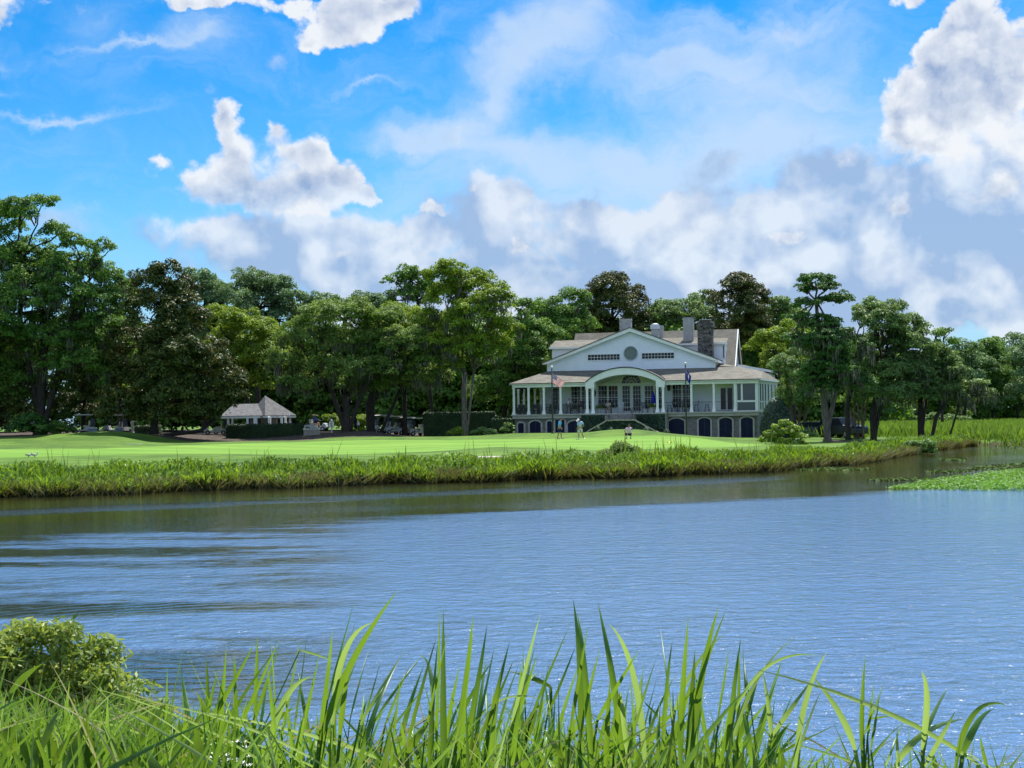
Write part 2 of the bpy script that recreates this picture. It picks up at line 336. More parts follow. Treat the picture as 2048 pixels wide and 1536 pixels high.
# ---------------------------------------------------------------- water
def water_fn(n):
    c = n.n('NewGeometry').outputs['Position']; s = n.n('SeparateXYZ', {0: c}); x, y = s.outputs[0], s.outputs[1]
    # ruffled open water versus the sheltered strip along the far bank
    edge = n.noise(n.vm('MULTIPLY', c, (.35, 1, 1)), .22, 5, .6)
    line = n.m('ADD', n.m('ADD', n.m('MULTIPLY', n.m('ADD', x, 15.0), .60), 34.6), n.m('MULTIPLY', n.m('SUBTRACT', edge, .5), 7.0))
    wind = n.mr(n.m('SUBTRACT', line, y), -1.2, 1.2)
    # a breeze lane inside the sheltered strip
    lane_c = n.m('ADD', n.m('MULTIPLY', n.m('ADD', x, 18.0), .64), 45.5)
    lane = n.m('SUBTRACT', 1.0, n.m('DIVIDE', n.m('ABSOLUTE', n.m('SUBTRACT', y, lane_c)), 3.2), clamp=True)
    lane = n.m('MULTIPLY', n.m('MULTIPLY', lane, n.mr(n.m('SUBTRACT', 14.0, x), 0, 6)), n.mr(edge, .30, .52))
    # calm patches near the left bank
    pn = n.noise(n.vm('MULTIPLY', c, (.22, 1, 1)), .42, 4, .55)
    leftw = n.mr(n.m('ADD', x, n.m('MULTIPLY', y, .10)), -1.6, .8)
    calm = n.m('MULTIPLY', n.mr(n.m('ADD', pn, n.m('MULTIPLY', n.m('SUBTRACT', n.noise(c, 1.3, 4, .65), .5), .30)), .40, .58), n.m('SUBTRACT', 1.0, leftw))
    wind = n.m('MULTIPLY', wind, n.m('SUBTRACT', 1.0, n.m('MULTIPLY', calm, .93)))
    amp = n.m('MAXIMUM', n.m('MAXIMUM', wind, lane), .17)
    gust = n.mr(n.noise(n.vm('MULTIPLY', c, (.5, 1, 1)), .10, 4, .6), .35, .65, .7, 1.3)
    amp = n.m('MULTIPLY', amp, gust)
    w1 = n.noise(n.vm('MULTIPLY', c, (.75, 1.0, 1)), 3.5, 4, .62, .4); w2 = n.noise(n.vm('MULTIPLY', c, (.6, 1.0, 1)), 1.6, 3, .5, .4)
    dv = n.vm('SUBTRACT', c, (-3.7, 18.0, 0)); rr = n.vm('LENGTH', dv)
    ring = n.m('MULTIPLY', n.m('SINE', n.m('MULTIPLY', n.m('ADD', rr, n.m('MULTIPLY', w2, .5)), 19.0)), n.m('MULTIPLY', n.mr(rr, 2.0, 9.0, 1.0, 0.0), n.mr(rr, .0, 1.5)))
    h = n.m('ADD', n.m('MULTIPLY', w1, .095), n.m('MULTIPLY', w2, .030)); h = n.m('MULTIPLY', h, amp)
    h = n.m('ADD', h, n.m('MULTIPLY', ring, .0028))
    bmp = n.n('Bump', {'Strength': 1.0, 'Distance': 1.0, 'Height': h}).outputs[0]
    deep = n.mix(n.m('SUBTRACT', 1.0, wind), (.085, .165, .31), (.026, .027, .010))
    rgh = n.mr(amp, .06, 1.0, .03, .07)
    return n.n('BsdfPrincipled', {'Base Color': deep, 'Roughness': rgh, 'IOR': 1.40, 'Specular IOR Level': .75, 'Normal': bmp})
wm = MB()
wm.add([(-1500, -300, 0), (1500, -300, 0), (1500, 600, 0), (-1500, 600, 0)], [(0, 1, 2, 3)])
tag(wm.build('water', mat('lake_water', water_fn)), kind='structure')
# ---------------------------------------------------------------- foliage
def nrm(a): return a / (np.linalg.norm(a, axis=1, keepdims=True) + 1e-9)
def leaf_quads(c, nv, size, asp, spread=.7, droop=0.0):
    n = len(c); nv = nrm(nv + rng.normal(0, spread, (n, 3)))
    t = rng.normal(0, 1, (n, 3)); t[:, 2] -= droop; t = nrm(t - nv * (t * nv).sum(1, keepdims=True)); b = np.cross(nv, t)
    L = size * rng.uniform(.65, 1.3, (n, 1)); W = L * asp
    vs = np.stack([c - t * L * .5, c + b * W * .5 - t * L * .05, c + t * L * .5, c - b * W * .5 - t * L * .05], 1)
    return vs.reshape(-1, 3)
def qidx(n): return np.arange(n * 4).reshape(-1, 4)
def sph(n): return nrm(rng.normal(0, 1, (n, 3)))
def crown_points(blobs, rs0=.75, cover=1.0, leaf=.3, asp=.55, back=.45, flat=.75, gaps=.12):
    """blobs: (x,y,z,rx,ry,rz); returns leaf centres, normals and clump list"""
    C, Nn, clumps = [], [], []
    for (x, y, z, rx, ry, rz) in blobs:
        if leaf > .15:
            nf = int(14 * (rx * ry * rz) ** (2 / 3) / leaf ** 2 * .09); s = sph(nf); s[:, 1] = -np.abs(s[:, 1]) + .25 * rng.random(nf); C.append(np.array([x, y, z]) + s * rng.uniform(.45, .85, (nf, 1)) * np.array([rx, ry, rz])); Nn.append(s)
        r = (rx * ry * rz) ** (1 / 3); rs = rs0 * (.6 + .4 * min(1.6, r / 3)); m = max(6, int(1.45 * 4 * (r / rs) ** 2 * .9))
        d = sph(m); d[:, 2] = np.where(d[:, 2] < -.35, -d[:, 2] * .6, d[:, 2]); d = nrm(d)
        keep = rng.random(m) < np.where(d[:, 1] > .3, back, 1.0 - gaps); d = d[keep]; m = len(d)
        q = rng.uniform(.62, 1.08, (m, 1)); cc = np.array([x, y, z]) + d * q * np.array([rx, ry, rz])
        rr = rs * rng.uniform(.55, 1.35, m)
        for k in range(m):
            nl = int(cover * 4 * math.pi * rr[k] ** 2 * .75 / (leaf * leaf * asp * .5) * .5)
            s = sph(nl); s[:, 2] = np.where(s[:, 2] < -.2, -s[:, 2], s[:, 2])
            C.append(cc[k] + s * rr[k] * np.array([1.15, 1.15, flat]) * rng.uniform(.55, 1.05, (nl, 1)))
            Nn.append(s * .8 + d[k] * .35 + np.array([0, 0, .35])); clumps.append((cc[k], rr[k], d[k]))
    return np.concatenate(C), np.concatenate(Nn), clumps
def moss_mesh(clumps, frac, lmin, lmax, wid=.05):
    frac *= .3; lmin *= .6; lmax *= .5
    vs, k = [], 0
    for (c, r, d) in clumps:
        if rng.random() > frac: continue
        for _ in range(rng.integers(3, 8)):
            L = rng.uniform(lmin, lmax); p = c + rng.normal(0, r * .5, 3); p[2] = c[2] - r * .2
            for _s in range(rng.integers(2, 5)):
                q = p + rng.normal(0, .16, 3); a = rng.uniform(0, math.pi); bx, by = math.cos(a) * wid, math.sin(a) * wid; l2 = L * rng.uniform(.4, 1)
                m1 = q + np.array([rng.normal(0, .05), rng.normal(0, .05), -l2 * .45]); e = m1 + np.array([rng.normal(0, .06), 0, -l2 * .55])
                vs += [q + (-bx * .5, -by * .5, 0), q + (bx * .5, by * .5, 0), m1 + (bx, by, 0), m1 - (bx, by, 0), m1 - (bx, by, 0), m1 + (bx, by, 0), e + (bx * .15, by * .15, 0), e - (bx * .15, by * .15, 0)]
    return np.array(vs)
def limb(mb, a, b, r0, r1, n=7, wob=.25, sag=0.0):
    a, b = Vector(a), Vector(b); L = (b - a).length; pts, rad = [], []
    for i in range(6):
        t = i / 5; p = a.lerp(b, t); p += Vector((random.uniform(-1, 1), random.uniform(-1, 1), random.uniform(-.6, .6))) * wob * math.sin(math.pi * t) * L * .18
        p.z += math.sin(math.pi * t) * sag * L; pts.append(p); rad.append(r0 + (r1 - r0) * t)
    mb.tube(pts, rad, n)
LM = {
 'oak': leafmat('oak_leaves', [(.018, .050, .010), (.050, .112, .018), (.12, .20, .032)], .55, .22, .28, gain=1.7),
 'oak_light': leafmat('light_oak_leaves', [(.035, .075, .018), (.09, .155, .032), (.18, .25, .055)], .55, .22, .3, gain=1.4),
 'lime': leafmat('bright_green_leaves', [(.045, .088, .010), (.105, .17, .015), (.20, .27, .026)], .55, .22, .32, gain=1.4),
 'magnolia': leafmat('magnolia_leaves', [(.012, .030, .007), (.038, .062, .010), (.13, .118, .022)], .5, .22, .14, tcol=(.14, .08, .02), scale=.9, gain=1.4),
 'cedar': leafmat('cedar_leaves', [(.018, .050, .012), (.035, .095, .016), (.08, .17, .02)], .6, .3, .2, gain=1.4),
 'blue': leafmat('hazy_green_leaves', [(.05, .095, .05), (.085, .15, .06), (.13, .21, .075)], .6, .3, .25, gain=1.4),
 'grey': leafmat('grey_green_leaves', [(.035, .080, .022), (.085, .15, .040), (.17, .25, .075)], .55, .25, .25, gain=1.4),
}
MOSS = leafmat('hanging_moss_strands', [(.07, .08, .055), (.12, .135, .095), (.19, .20, .14)], .9, .1, .3, tcol=(.2, .2, .14))
BK = {'dark': barkmat('dark_bark', (.022, .018, .014), (.065, .055, .045)), 'grey': barkmat('grey_bark', (.06, .052, .045), (.18, .155, .13)), 'tan': barkmat('tan_bark', (.10, .065, .045), (.24, .17, .125))}
def tree(name, label, d, blobs, trunks, leaf='oak', bark='dark', moss=0, group=None, lsz=.34, asp=.55, depth=.8, cover=1.15, rs=.8, flat=.92, gaps=.12, mlen=(.8, 2.4), cat='tree', zoff=0):
    """blobs (px, py, rpx[, rpy]); trunks: lists of (px, py, rpx) from the ground up, then limbs fan out to the blobs"""
    base = P(trunks[0][0][0], trunks[0][0][1], d) if trunks else P(blobs[0][0], 868, d)
    g = gz1(base.x, base.y); root = empty(name, (base.x, base.y, g), label, cat, group)
    sc_ = d / F; B = []; lsz *= .84; rs *= .9
    for i, b in enumerate(blobs):
        px, py, r = b[:3]; ry = b[3] if len(b) > 3 else r
        dd = d + (((i * 37) % 100) / 100 - .5) * 2 * r * sc_ * .9
        c = P(px, py, dd); B.append((c.x, c.y, c.z, r * sc_, max(r, ry) * sc_ * depth, ry * sc_))
    C, Nn, cl = crown_points(B, rs, cover, lsz, asp, flat=flat, gaps=gaps)
    off = np.array(root.location)
    np_obj('crown', leaf_quads(C, Nn, lsz, asp) - off, qidx(len(C)), LM[leaf], root)
    if trunks:
        mb = MB(); tops = []
        for tr in trunks:
            pts = [P(px, py, d + k * .15) - Vector(off) for k, (px, py, r) in enumerate(tr)]
            pts[0].z = min(pts[0].z, 0) - .25; rad = [r * sc_ * .78 for _, _, r in tr]
            pts.insert(1, pts[0].lerp(pts[1], .22)); rad.insert(1, rad[0] * .78); rad[0] *= 1.15
            mb.tube(pts, rad, 9, flute=.12); tops.append((pts[-1], rad[-1]))
        for i, b in enumerate(B):
            q = Vector(b[:3]) - Vector(off); t, r = min(tops, key=lambda t: (t[0] - q).length)
            limb(mb, t, q, max(r * .55, .09), .05, 6, .5, .04)
            for _ in range(3):
                e = q + Vector((random.uniform(-1, 1) * b[3], random.uniform(-1, 1) * b[4], random.uniform(-.3, .9) * b[5])) * .85
                limb(mb, t.lerp(q, random.uniform(.55, .95)), e, .08, .025, 5, .6)
        mb.build('trunk', BK[bark], root, smooth=True)
    if moss:
        zt_ = max(c[0][2] for c in cl); zb_ = min(c[0][2] for c in cl)
        mv = moss_mesh([c for c in cl if c[0][2] < zt_ - .3 * (zt_ - zb_)], moss * 1.3, *mlen)
        if len(mv): tag(np_obj('hanging_moss', mv - off, qidx(len(mv) // 4), MOSS, root), kind='stuff')
    return root

tree('live_oak', 'huge mossy oak at the left edge, tallest tree of all, towering over the ducks', 146,
     [(40,425,42,34),(85,408,28,16),(5,450,50,40),(115,470,32,26),(-20,520,70),(60,520,50,40),(150,490,30,24),(195,500,30,20),(180,545,42,34),(120,560,55,45),(225,570,30,30),(40,600,70,50),(190,610,55,40),(115,650,60,40),(205,660,50,34),(0,690,70,50),(80,720,70,40),(160,735,70,36),(30,780,60,45),(-60,640,90,90),(-60,780,90,80),(60,590,60,50),(140,600,50,46),(20,550,60,46),(110,530,40,34),(90,690,70,44),(170,700,50,44),(230,700,40,50),(210,760,40,40)],
     [[(78,872,17),(82,790,13),(88,700,11),(95,620,9)],[(82,800,9),(150,615,8),(165,600,6)],[(84,760,8),(40,640,7),(45,520,5)]], 'oak', 'dark', .75, lsz=.3, gaps=.3, mlen=(1.0, 3.0), rs=.7)
tree('magnolia', 'big conical dark magnolia with bronze leaf undersides left of the pavilion', 143,
     [(332,545,26,26),(300,575,38),(360,590,38),(300,640,52),(362,650,52),(275,700,58),(345,720,70),(410,720,48),(262,770,62),(340,790,75),(420,780,62),(240,820,45,36),(330,830,70,30),(440,810,40,34),(395,830,50,26)],
     [[(308,868,13),(312,780,10),(322,650,7)],[(312,866,6),(400,862,5),(430,840,4)]], 'magnolia', 'dark', lsz=.36, asp=.45, gaps=.1, rs=.85)
tree('magnolia', 'lower dark magnolia beneath the mossy oak at the far left edge', 147,
     [(0,700,48),(-30,770,70),(30,780,40),(10,830,50,36),(-40,850,60,40)], [[(-10,880,10),(-5,760,7)]], 'magnolia', lsz=.34, asp=.45, rs=.8)
tree('magnolia', 'rounded dark magnolia with pale glints behind the two carts at left', 149,
     [(150,770,48,36),(205,790,44,40),(190,830,38,24),(130,815,30,26)], [[(165,866,7),(170,800,5)]], 'magnolia', lsz=.32, asp=.45, rs=.7)
tree('live_oak', 'bare topped oak filling the gap between mossy oak and tall magnolia', 165,
     [(250,600,35,40),(235,650,40),(250,720,45),(230,790,40)], [[(240,868,9),(242,700,6)]], 'lime', moss=.3, lsz=.32)
tree('live_oak', 'broad dark oak behind and right of the tall conical magnolia', 178,
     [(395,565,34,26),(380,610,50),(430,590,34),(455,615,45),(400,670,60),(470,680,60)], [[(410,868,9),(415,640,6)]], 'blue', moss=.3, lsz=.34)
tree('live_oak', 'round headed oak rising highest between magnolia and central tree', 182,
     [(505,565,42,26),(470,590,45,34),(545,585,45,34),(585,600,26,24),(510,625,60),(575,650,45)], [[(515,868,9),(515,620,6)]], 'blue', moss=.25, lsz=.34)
tree('live_oak', 'light green oak above the pavilion roof', 165,
     [(440,650,50,34),(500,665,50,40),(455,710,55),(520,720,50),(480,765,55,36),(545,690,40)], [[(500,868,8),(490,740,6)]], 'lime', moss=.2, lsz=.32)
tree('live_oak', 'small pale oak top behind the skyline dip left of centre', 190,
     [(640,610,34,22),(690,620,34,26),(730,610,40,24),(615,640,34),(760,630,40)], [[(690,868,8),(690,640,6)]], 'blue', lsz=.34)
tree('live_oak', 'wide spreading mossy live oak on the mulch mound beside the cream sign', 150,
     [(640,640,50,30),(700,632,55,30),(760,645,50,30),(600,680,45,36),(670,690,60,40),(740,690,60,40),(810,690,50,36),(850,720,45,34),(875,755,28,24),(575,725,34),(630,740,55,34),(700,745,50,30),(770,745,55,34),(840,765,45,26),(590,775,40,22)],
     [[(692,866,13),(694,820,10),(690,790,9)],[(692,800,8),(660,770,6),(630,740,5)],[(694,812,7),(728,775,6),(760,740,5)]], 'oak_light', 'dark', .85, lsz=.28, mlen=(1.0, 3.2), rs=.75)
tree('live_oak', 'second dark trunked oak on the mound with white scarred stem by the carts', 154,
     [(760,720,50,34),(730,770,45,26),(800,760,50,26),(820,720,40)], [[(742,866,14),(740,810,11),(752,770,9)],[(760,862,5),(785,815,4),(800,780,3)]], 'oak', moss=.9, lsz=.3, mlen=(1.2, 3.4))
tree('live_oak', 'tall yellow green oak with a straight pale trunk left of the clubhouse', 149,
     [(905,541,30,20),(880,560,36,24),(940,580,50,36),(990,610,40,40),(890,600,45,36),(850,640,30,26),(950,640,55,40),(1005,665,36,34),(890,660,45,34),(930,700,50,34),(985,705,40,34),(870,690,24,22),(905,735,30,18)],
     [[(929,866,8),(928,800,6.5),(930,745,5.5)],[(931,775,3.5),(948,742,3)]], 'lime', 'grey', .7, lsz=.28, rs=.72, cover=1.3)
tree('live_oak', 'open crowned dark oak peeking above the yellow green oak', 160,
     [(790,565,24,20),(815,550,26,16),(835,565,30,24),(800,600,34,28),(960,547,22,8),(850,600,34)], [[(870,866,6),(850,700,5),(835,600,4)]], 'oak', 'dark', .3, lsz=.3, gaps=.25, rs=.6)
tree('live_oak', 'bright lime oak shoulder left of the tall yellow green oak', 156,
     [(800,635,45,28),(770,660,40,30),(830,660,40,34),(810,700,45)], [[(810,868,7),(808,700,5)]], 'lime', lsz=.3)
tree('live_oak', 'dark mossy oak shading the left porch of the clubhouse', 163,
     [(1050,625,26,26),(1040,665,40),(1080,690,45),(1050,720,45),(1010,745,45),(1070,755,45),(990,790,40,45),(1040,805,40,40),(960,790,30,30)],
     [[(1000,866,8),(1030,720,6)]], 'oak', moss=.5, lsz=.3)
tree('live_oak', 'mid green oak just left of the magnolia behind the roof', 176,
     [(1100,630,38,30),(1145,612,34,30),(1075,650,40),(1125,660,45),(1160,650,30)], [[(1120,868,7),(1120,680,5)]], 'oak', moss=.3, lsz=.32)
tree('magnolia', 'dark bronze magnolia rising behind the left chimney', 185,
     [(1225,580,40,28),(1190,600,34,32),(1262,605,36,34),(1225,625,55,40),(1180,645,34,34),(1275,650,30),(1200,680,50,34),(1255,680,50,34),(1225,560,24,12)], [[(1226,868,9),(1226,640,6)]], 'magnolia', lsz=.36, asp=.45)
tree('live_oak', 'grey green mossy oak between the two magnolias behind the roof', 190,
     [(1330,630,36,28),(1370,625,36,24),(1408,605,26,24),(1400,640,34),(1345,660,50,34),(1300,650,26)], [[(1365,868,8),(1365,650,6)]], 'grey', moss=.5, lsz=.34)
tree('magnolia', 'dark bronze magnolia rising behind the right end of the roof', 180,
     [(1475,580,34,28),(1450,605,32,30),(1505,605,34,34),(1480,635,50,40),(1515,650,26,34),(1450,670,44,34),(1500,680,44,34),(1477,560,22,12)], [[(1480,868,9),(1480,640,6)]], 'magnolia', lsz=.36, asp=.45)
tree('live_oak', 'pale oak top seen over the shoulder of the right magnolia', 185,
     [(1550,620,34,24),(1575,640,34,28),(1545,650,40)], [[(1560,868,7),(1560,660,5)]], 'grey', lsz=.34)
tree('live_oak', 'bright bushy tree crowding the right end of the clubhouse', 163,
     [(1535,690,36,28),(1575,680,36,30),(1560,730,40,36),(1600,720,36),(1595,765,36,30)], [[(1590,868,7),(1585,760,5)]], 'lime', lsz=.3)
tree('crape_myrtle', 'multi stemmed small tree beside the cone shaped holly', 143,
     [(1570,740,30,26),(1600,760,32,28),(1585,800,30,24),(1615,800,26,24),(1600,720,26)],
     [[(1592,868,4),(1583,820,3),(1575,770,2.5)],[(1596,868,4),(1600,820,3),(1606,770,2.5)],[(1600,868,3.5),(1612,825,3),(1622,780,2)]], 'grey', 'tan', lsz=.26)
tree('red_cedar', 'tall ragged dark cedar with a flat top tuft and thick pale ridged trunk', 124,
     [(1630,562,34,13),(1605,580,18,14),(1655,578,24,14),(1610,612,26,14),(1668,602,34,12),(1690,590,12,8),(1590,640,26,14),(1640,650,40,20),(1670,670,34,20),(1620,690,34,18),(1580,680,20,14),(1665,710,36,24),(1640,740,34,20),(1690,745,36,24),(1650,780,34,20),(1715,770,34,20),(1730,700,20,20),(1660,750,50,40),(1620,760,30,30),(1650,690,44,30)],
     [[(1657,877,10.5),(1650,820,8.5),(1646,780,7.5),(1640,690,6),(1632,600,4)],[(1648,810,6),(1672,785,5),(1690,750,4)]], 'cedar', 'grey', .6, lsz=.24, rs=.55, gaps=.1, flat=.7, cover=1.4)
tree('live_oak', 'broad grey green oak right of the ragged cedar', 131,
     [(1725,640,20,22),(1745,622,30,18),(1785,620,24,16),(1770,650,45,30),(1815,665,38,30),(1760,695,50,34),(1830,705,45,34),(1868,720,30,28),(1740,740,45,34),(1800,750,50,36),(1860,760,42,30),(1780,790,50,22),(1850,795,36,20),(1725,790,30,20),(1700,740,30,40),(1815,740,50,40),(1890,770,34,34),(1700,700,24,40)],
     [[(1747,872,9),(1746,830,7.5),(1752,790,6)],[(1748,850,5),(1762,800,4),(1775,770,3)],[(1697,868,8),(1694,820,6),(1700,780,5)]], 'grey', 'dark', .6, lsz=.26, rs=.7, cover=1.4, gaps=.05)
tree('live_oak', 'dark straight trunked oak on its own mulch ring near the marsh', 132,
     [(1840,760,34,26),(1870,740,34,26),(1820,790,30,20),(1880,780,30,20)], [[(1843,869,10),(1841,830,7),(1842,790,6)],[(1843,855,3),(1852,800,3)]], 'grey', 'dark', .5, lsz=.26, rs=.6)
tree('live_oak', 'leaning oak at the point, its sparse crown reaching right over the marsh', 131,
     [(1915,750,26,20),(1950,775,28,14),(1975,790,18,12),(1900,790,30,18),(1930,800,24,12),(1895,730,30,24)], [[(1862,873,5.5),(1872,835,5),(1895,800,4.5),(1905,775,4)],[(1895,800,3),(1930,770,3),(1955,790,2)]], 'grey', 'dark', .8, lsz=.25, rs=.5, gaps=.35)
tree('crape_myrtle', 'cluster of slender bare stems between the cedar and the oak', 136,
     [(1700,760,34,24),(1735,770,34,24),(1715,800,30,18)],
     [[(1712,868,3),(1700,820,2.5),(1692,780,2)],[(1718,868,3),(1716,820,2.5),(1720,780,2)],[(1724,868,3),(1730,820,2.5),(1742,780,2)],[(1715,868,3),(1708,830,2.5),(1712,780,2)],[(1728,868,3),(1722,830,2.5),(1730,790,2)]], 'oak', 'tan', lsz=.26)
tree('live_oak', 'small dark open tree top beyond the broad grey green oak', 175,
     [(1870,672,18,10),(1890,666,14,8),(1895,690,18,12),(1860,700,20)], [[(1885,848,4),(1882,700,3)]], 'oak', lsz=.3, gaps=.3)
for i, (px, r, top, lb) in enumerate([(1930,45,700,'leftmost tree of the far wood beyond the marsh'),(1985,45,690,'dark flat crowned tree in the far wood beyond the marsh'),(2035,45,685,'tallest tree of the far wood at the right edge'),(2090,60,690,'far wood tree cut by the right edge'),(1880,40,730,'low far tree behind the leaning oak'),(1820,45,735,'low far tree seen between the dark trunks'),(1760,45,725,'low far tree behind the slender stems'),(1640,50,720,'far tree behind the ragged cedar')]):
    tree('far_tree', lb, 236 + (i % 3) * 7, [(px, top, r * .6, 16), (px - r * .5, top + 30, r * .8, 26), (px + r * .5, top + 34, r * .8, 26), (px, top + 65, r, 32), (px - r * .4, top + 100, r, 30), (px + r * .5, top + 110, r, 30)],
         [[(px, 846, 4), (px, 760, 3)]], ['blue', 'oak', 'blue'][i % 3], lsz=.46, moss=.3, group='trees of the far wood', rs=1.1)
# the deep wood behind everything, one mass
def wood(x0, x1, y0, y1, n, hmin, hmax, sun=.4):
    B = []
    for _ in range(n):
        x = rng.uniform(x0, x1); y = rng.uniform(y0, y1); h = rng.uniform(hmin, hmax); g = gz1(x, y); r = rng.uniform(2.4, 3.6)
        B += [(x, y, g + h - r, r, r, r), (x + rng.normal(0, 1.5), y, g + h * .55, r * 1.2, r, r), (x + rng.normal(0, 1.5), y, g + h * .25, r * 1.1, r, r), (x, y, g + 1.0, r, r, 1.4)]
    return B
C, Nn, _ = crown_points(wood(-74, 12, 188, 202, 110, 10.5, 14.5) + wood(10, 38, 188, 202, 40, 11.5, 14) + wood(36, 44, 190, 200, 8, 7, 9.5) + wood(34, 120, 262, 276, 80, 9.5, 13), 1.2, .8, .55, .6, back=.2)
tag(np_obj('woodland', leaf_quads(C, Nn, .6, .6), qidx(len(C)), LM['oak']), 'dim dense woodland behind the trunks and the clubhouse', 'woodland', kind='stuff')

# shrubs, hedges, clipped balls
def bush(name, label, cat, d, blobs, leaf='oak', lsz=.16, group=None, asp=.55, rs=.35, cover=1.2, at=None, flat=.9):
    sc_ = d / F; B = []
    for b in blobs:
        px, py, r = b[:3]; ry = b[3] if len(b) > 3 else r; c = P(px, py, d); B.append((c.x, c.y, c.z, r * sc_, r * sc_, ry * sc_))
    root_xy = (B[0][0], B[0][1]); g = gz1(*root_xy); off = np.array([root_xy[0], root_xy[1], g])
    C, Nn, _ = crown_points(B, rs, cover, lsz, asp, back=.8, flat=flat, gaps=0)
    o = np_obj(name, leaf_quads(C, Nn, lsz, asp, .5) - off, qidx(len(C)), LM[leaf] if isinstance(leaf, str) else leaf); o.location = off
    return tag(o, label, cat, group)
def clipped(name, label, cat, loc, prof, leaf, lsz=.07, n=6000, group=None):
    """a clipped evergreen: leaves over a body of revolution with a dense core"""
    root = empty(name, loc, label, cat, group)
    zs = np.array([p[1] for p in prof]); rs_ = np.array([p[0] for p in prof])
    wgt = np.maximum(rs_, .05); t = rng.random(n) ** .9; z = zs[0] + (zs[-1] - zs[0]) * t; r = np.interp(z, zs, rs_) * rng.uniform(.88, 1.03, n); a = rng.uniform(0, 2 * math.pi, n)
    C = np.stack([r * np.cos(a), r * np.sin(a), z], 1); nv = np.stack([np.cos(a), np.sin(a), .4 + 1.2 * (z / zs[-1]) ** 3], 1)
    np_obj('foliage', leaf_quads(C, nv, lsz, .6, .5), qidx(n), LM[leaf], root)
    MB().lathe([(max(r_ * .9, .01), z_ * .97) for r_, z_ in prof]).build('twig_core', simple('twig_core', (.02, .035, .012), .9), root, smooth=True)
    return root
LM['holly'] = leafmat('holly_leaves', [(.018, .04, .018), (.04, .08, .03), (.10, .15, .07)], .22, .7, .1)
c = P(1553, 868, 141); z_ = gz1(c.x, c.y); hh = P(1553, 796, 141).z - z_
clipped('holly_shrub', 'big cone shaped clipped holly at the right corner of the clubhouse', 'shrub', (c.x, c.y, z_), [(1.45, 0), (1.55, .25 * hh), (1.45, .45 * hh), (1.15, .7 * hh), (.7, .9 * hh), (.3, .98 * hh), (.02, hh)], 'holly', .13, 12000)
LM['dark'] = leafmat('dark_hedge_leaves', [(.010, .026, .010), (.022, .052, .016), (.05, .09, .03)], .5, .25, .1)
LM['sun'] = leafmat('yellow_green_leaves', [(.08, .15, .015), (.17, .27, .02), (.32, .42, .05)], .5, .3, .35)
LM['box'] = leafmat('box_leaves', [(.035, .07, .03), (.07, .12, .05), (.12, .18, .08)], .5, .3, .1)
for px, py, r, lb in [(1195,866,6.5,'small clipped ball at the left foot of the ivy steps'),(1158,868,6.5,'small clipped ball by the stooping golfer'),(1292,868,7.5,'clipped ball just right of the squatting golfer'),(1333,871,7.5,'clipped ball beside the broad navy arched door'),(1222,861,5,'tiny clipped ball on the crest below the steps')]:
    c = P(px, py, 139.5); z_ = gz1(c.x, c.y); r_ = r * 139.5 / F
    clipped('box_ball', lb, 'clipped shrub', (c.x, c.y, z_), [(r_ * .6, 0), (r_, r_ * .7), (r_ * .85, r_ * 1.3), (r_ * .4, r_ * 1.8), (.02, r_ * 1.95)], 'box', .06, 1600, 'clipped balls before the clubhouse')
def hedge(label, a, b, h, dep, leaf='box', lsz=.12, dens=260, cat='hedge'):
    a, b = Vector(a), Vector(b); L = (b - a).length; ang = math.atan2(b.y - a.y, b.x - a.x)
    root = empty('hedge', (a.x, a.y, min(gz1(a.x, a.y), gz1(b.x, b.y)) - .05), label, cat, None, ang)
    n1 = int(L * h * dens); n2 = int(L * dep * dens); n3 = int(dep * h * dens)
    def rect(n, f): u_, v_ = rng.random(n), rng.random(n); return f(u_, v_)
    J = lambda n: rng.normal(0, .05, (n, 3))
    C = np.concatenate([rect(n1, lambda u_, v_: np.stack([u_ * L, 0 * u_, v_ * h], 1)), rect(n2, lambda u_, v_: np.stack([u_ * L, v_ * dep, 0 * u_ + h], 1)), rect(n3, lambda u_, v_: np.stack([0 * u_, v_ * dep, u_ * h], 1)), rect(n3, lambda u_, v_: np.stack([0 * u_ + L, v_ * dep, u_ * h], 1))])
    nv = np.concatenate([np.tile([0, -1, .3], (n1, 1)), np.tile([0, 0, 1], (n2, 1)), np.tile([-1, 0, .3], (n3, 1)), np.tile([1, 0, .3], (n3, 1))])
    np_obj('foliage', leaf_quads(C + J(len(C)), nv, lsz, .6, .6), qidx(len(C)), LM[leaf], root)
    MB().box(.05, L - .05, .05, dep - .05, 0, h - .06).build('twig_core', MATS['twig_core'], root)
    return root
def ghedge(px0, px1, d, top, label, leaf, dep=1.2, **k):
    a, b = P(px0, 860, d), P(px1, 860, d); t = P((px0 + px1) / 2, top, d).z
    return hedge(label, (a.x, a.y, 0), (b.x, b.y, 0), t - min(gz1(a.x, a.y), gz1(b.x, b.y)) + .05, dep, leaf, **k)
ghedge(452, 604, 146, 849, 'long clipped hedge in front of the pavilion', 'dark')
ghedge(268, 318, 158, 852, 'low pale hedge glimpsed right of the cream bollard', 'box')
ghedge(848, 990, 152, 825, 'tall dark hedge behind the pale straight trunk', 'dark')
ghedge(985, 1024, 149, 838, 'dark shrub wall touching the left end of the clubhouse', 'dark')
bush('shrub', 'pale flecked shrub at the left woodland edge', 'shrub', 141, [(60,845,26,18),(40,860,28,14),(84,858,20,14)], 'cedar', .2)
bush('shrub', 'dark green shrub between the left edge and the two carts', 'shrub', 143, [(118,858,22,14),(100,866,22,10),(137,864,14,10)], 'oak', .2)
bush('shrub', 'low light green shrub at the foot of the pale straight trunk', 'shrub', 146, [(916,864,12,7),(905,868,10,5)], 'lime', .16)
bush('shrub', 'low feathery green shrub right of the pale straight trunk', 'shrub', 146, [(965,864,16,8),(985,866,12,6),(950,868,10,5)], 'grey', .16)
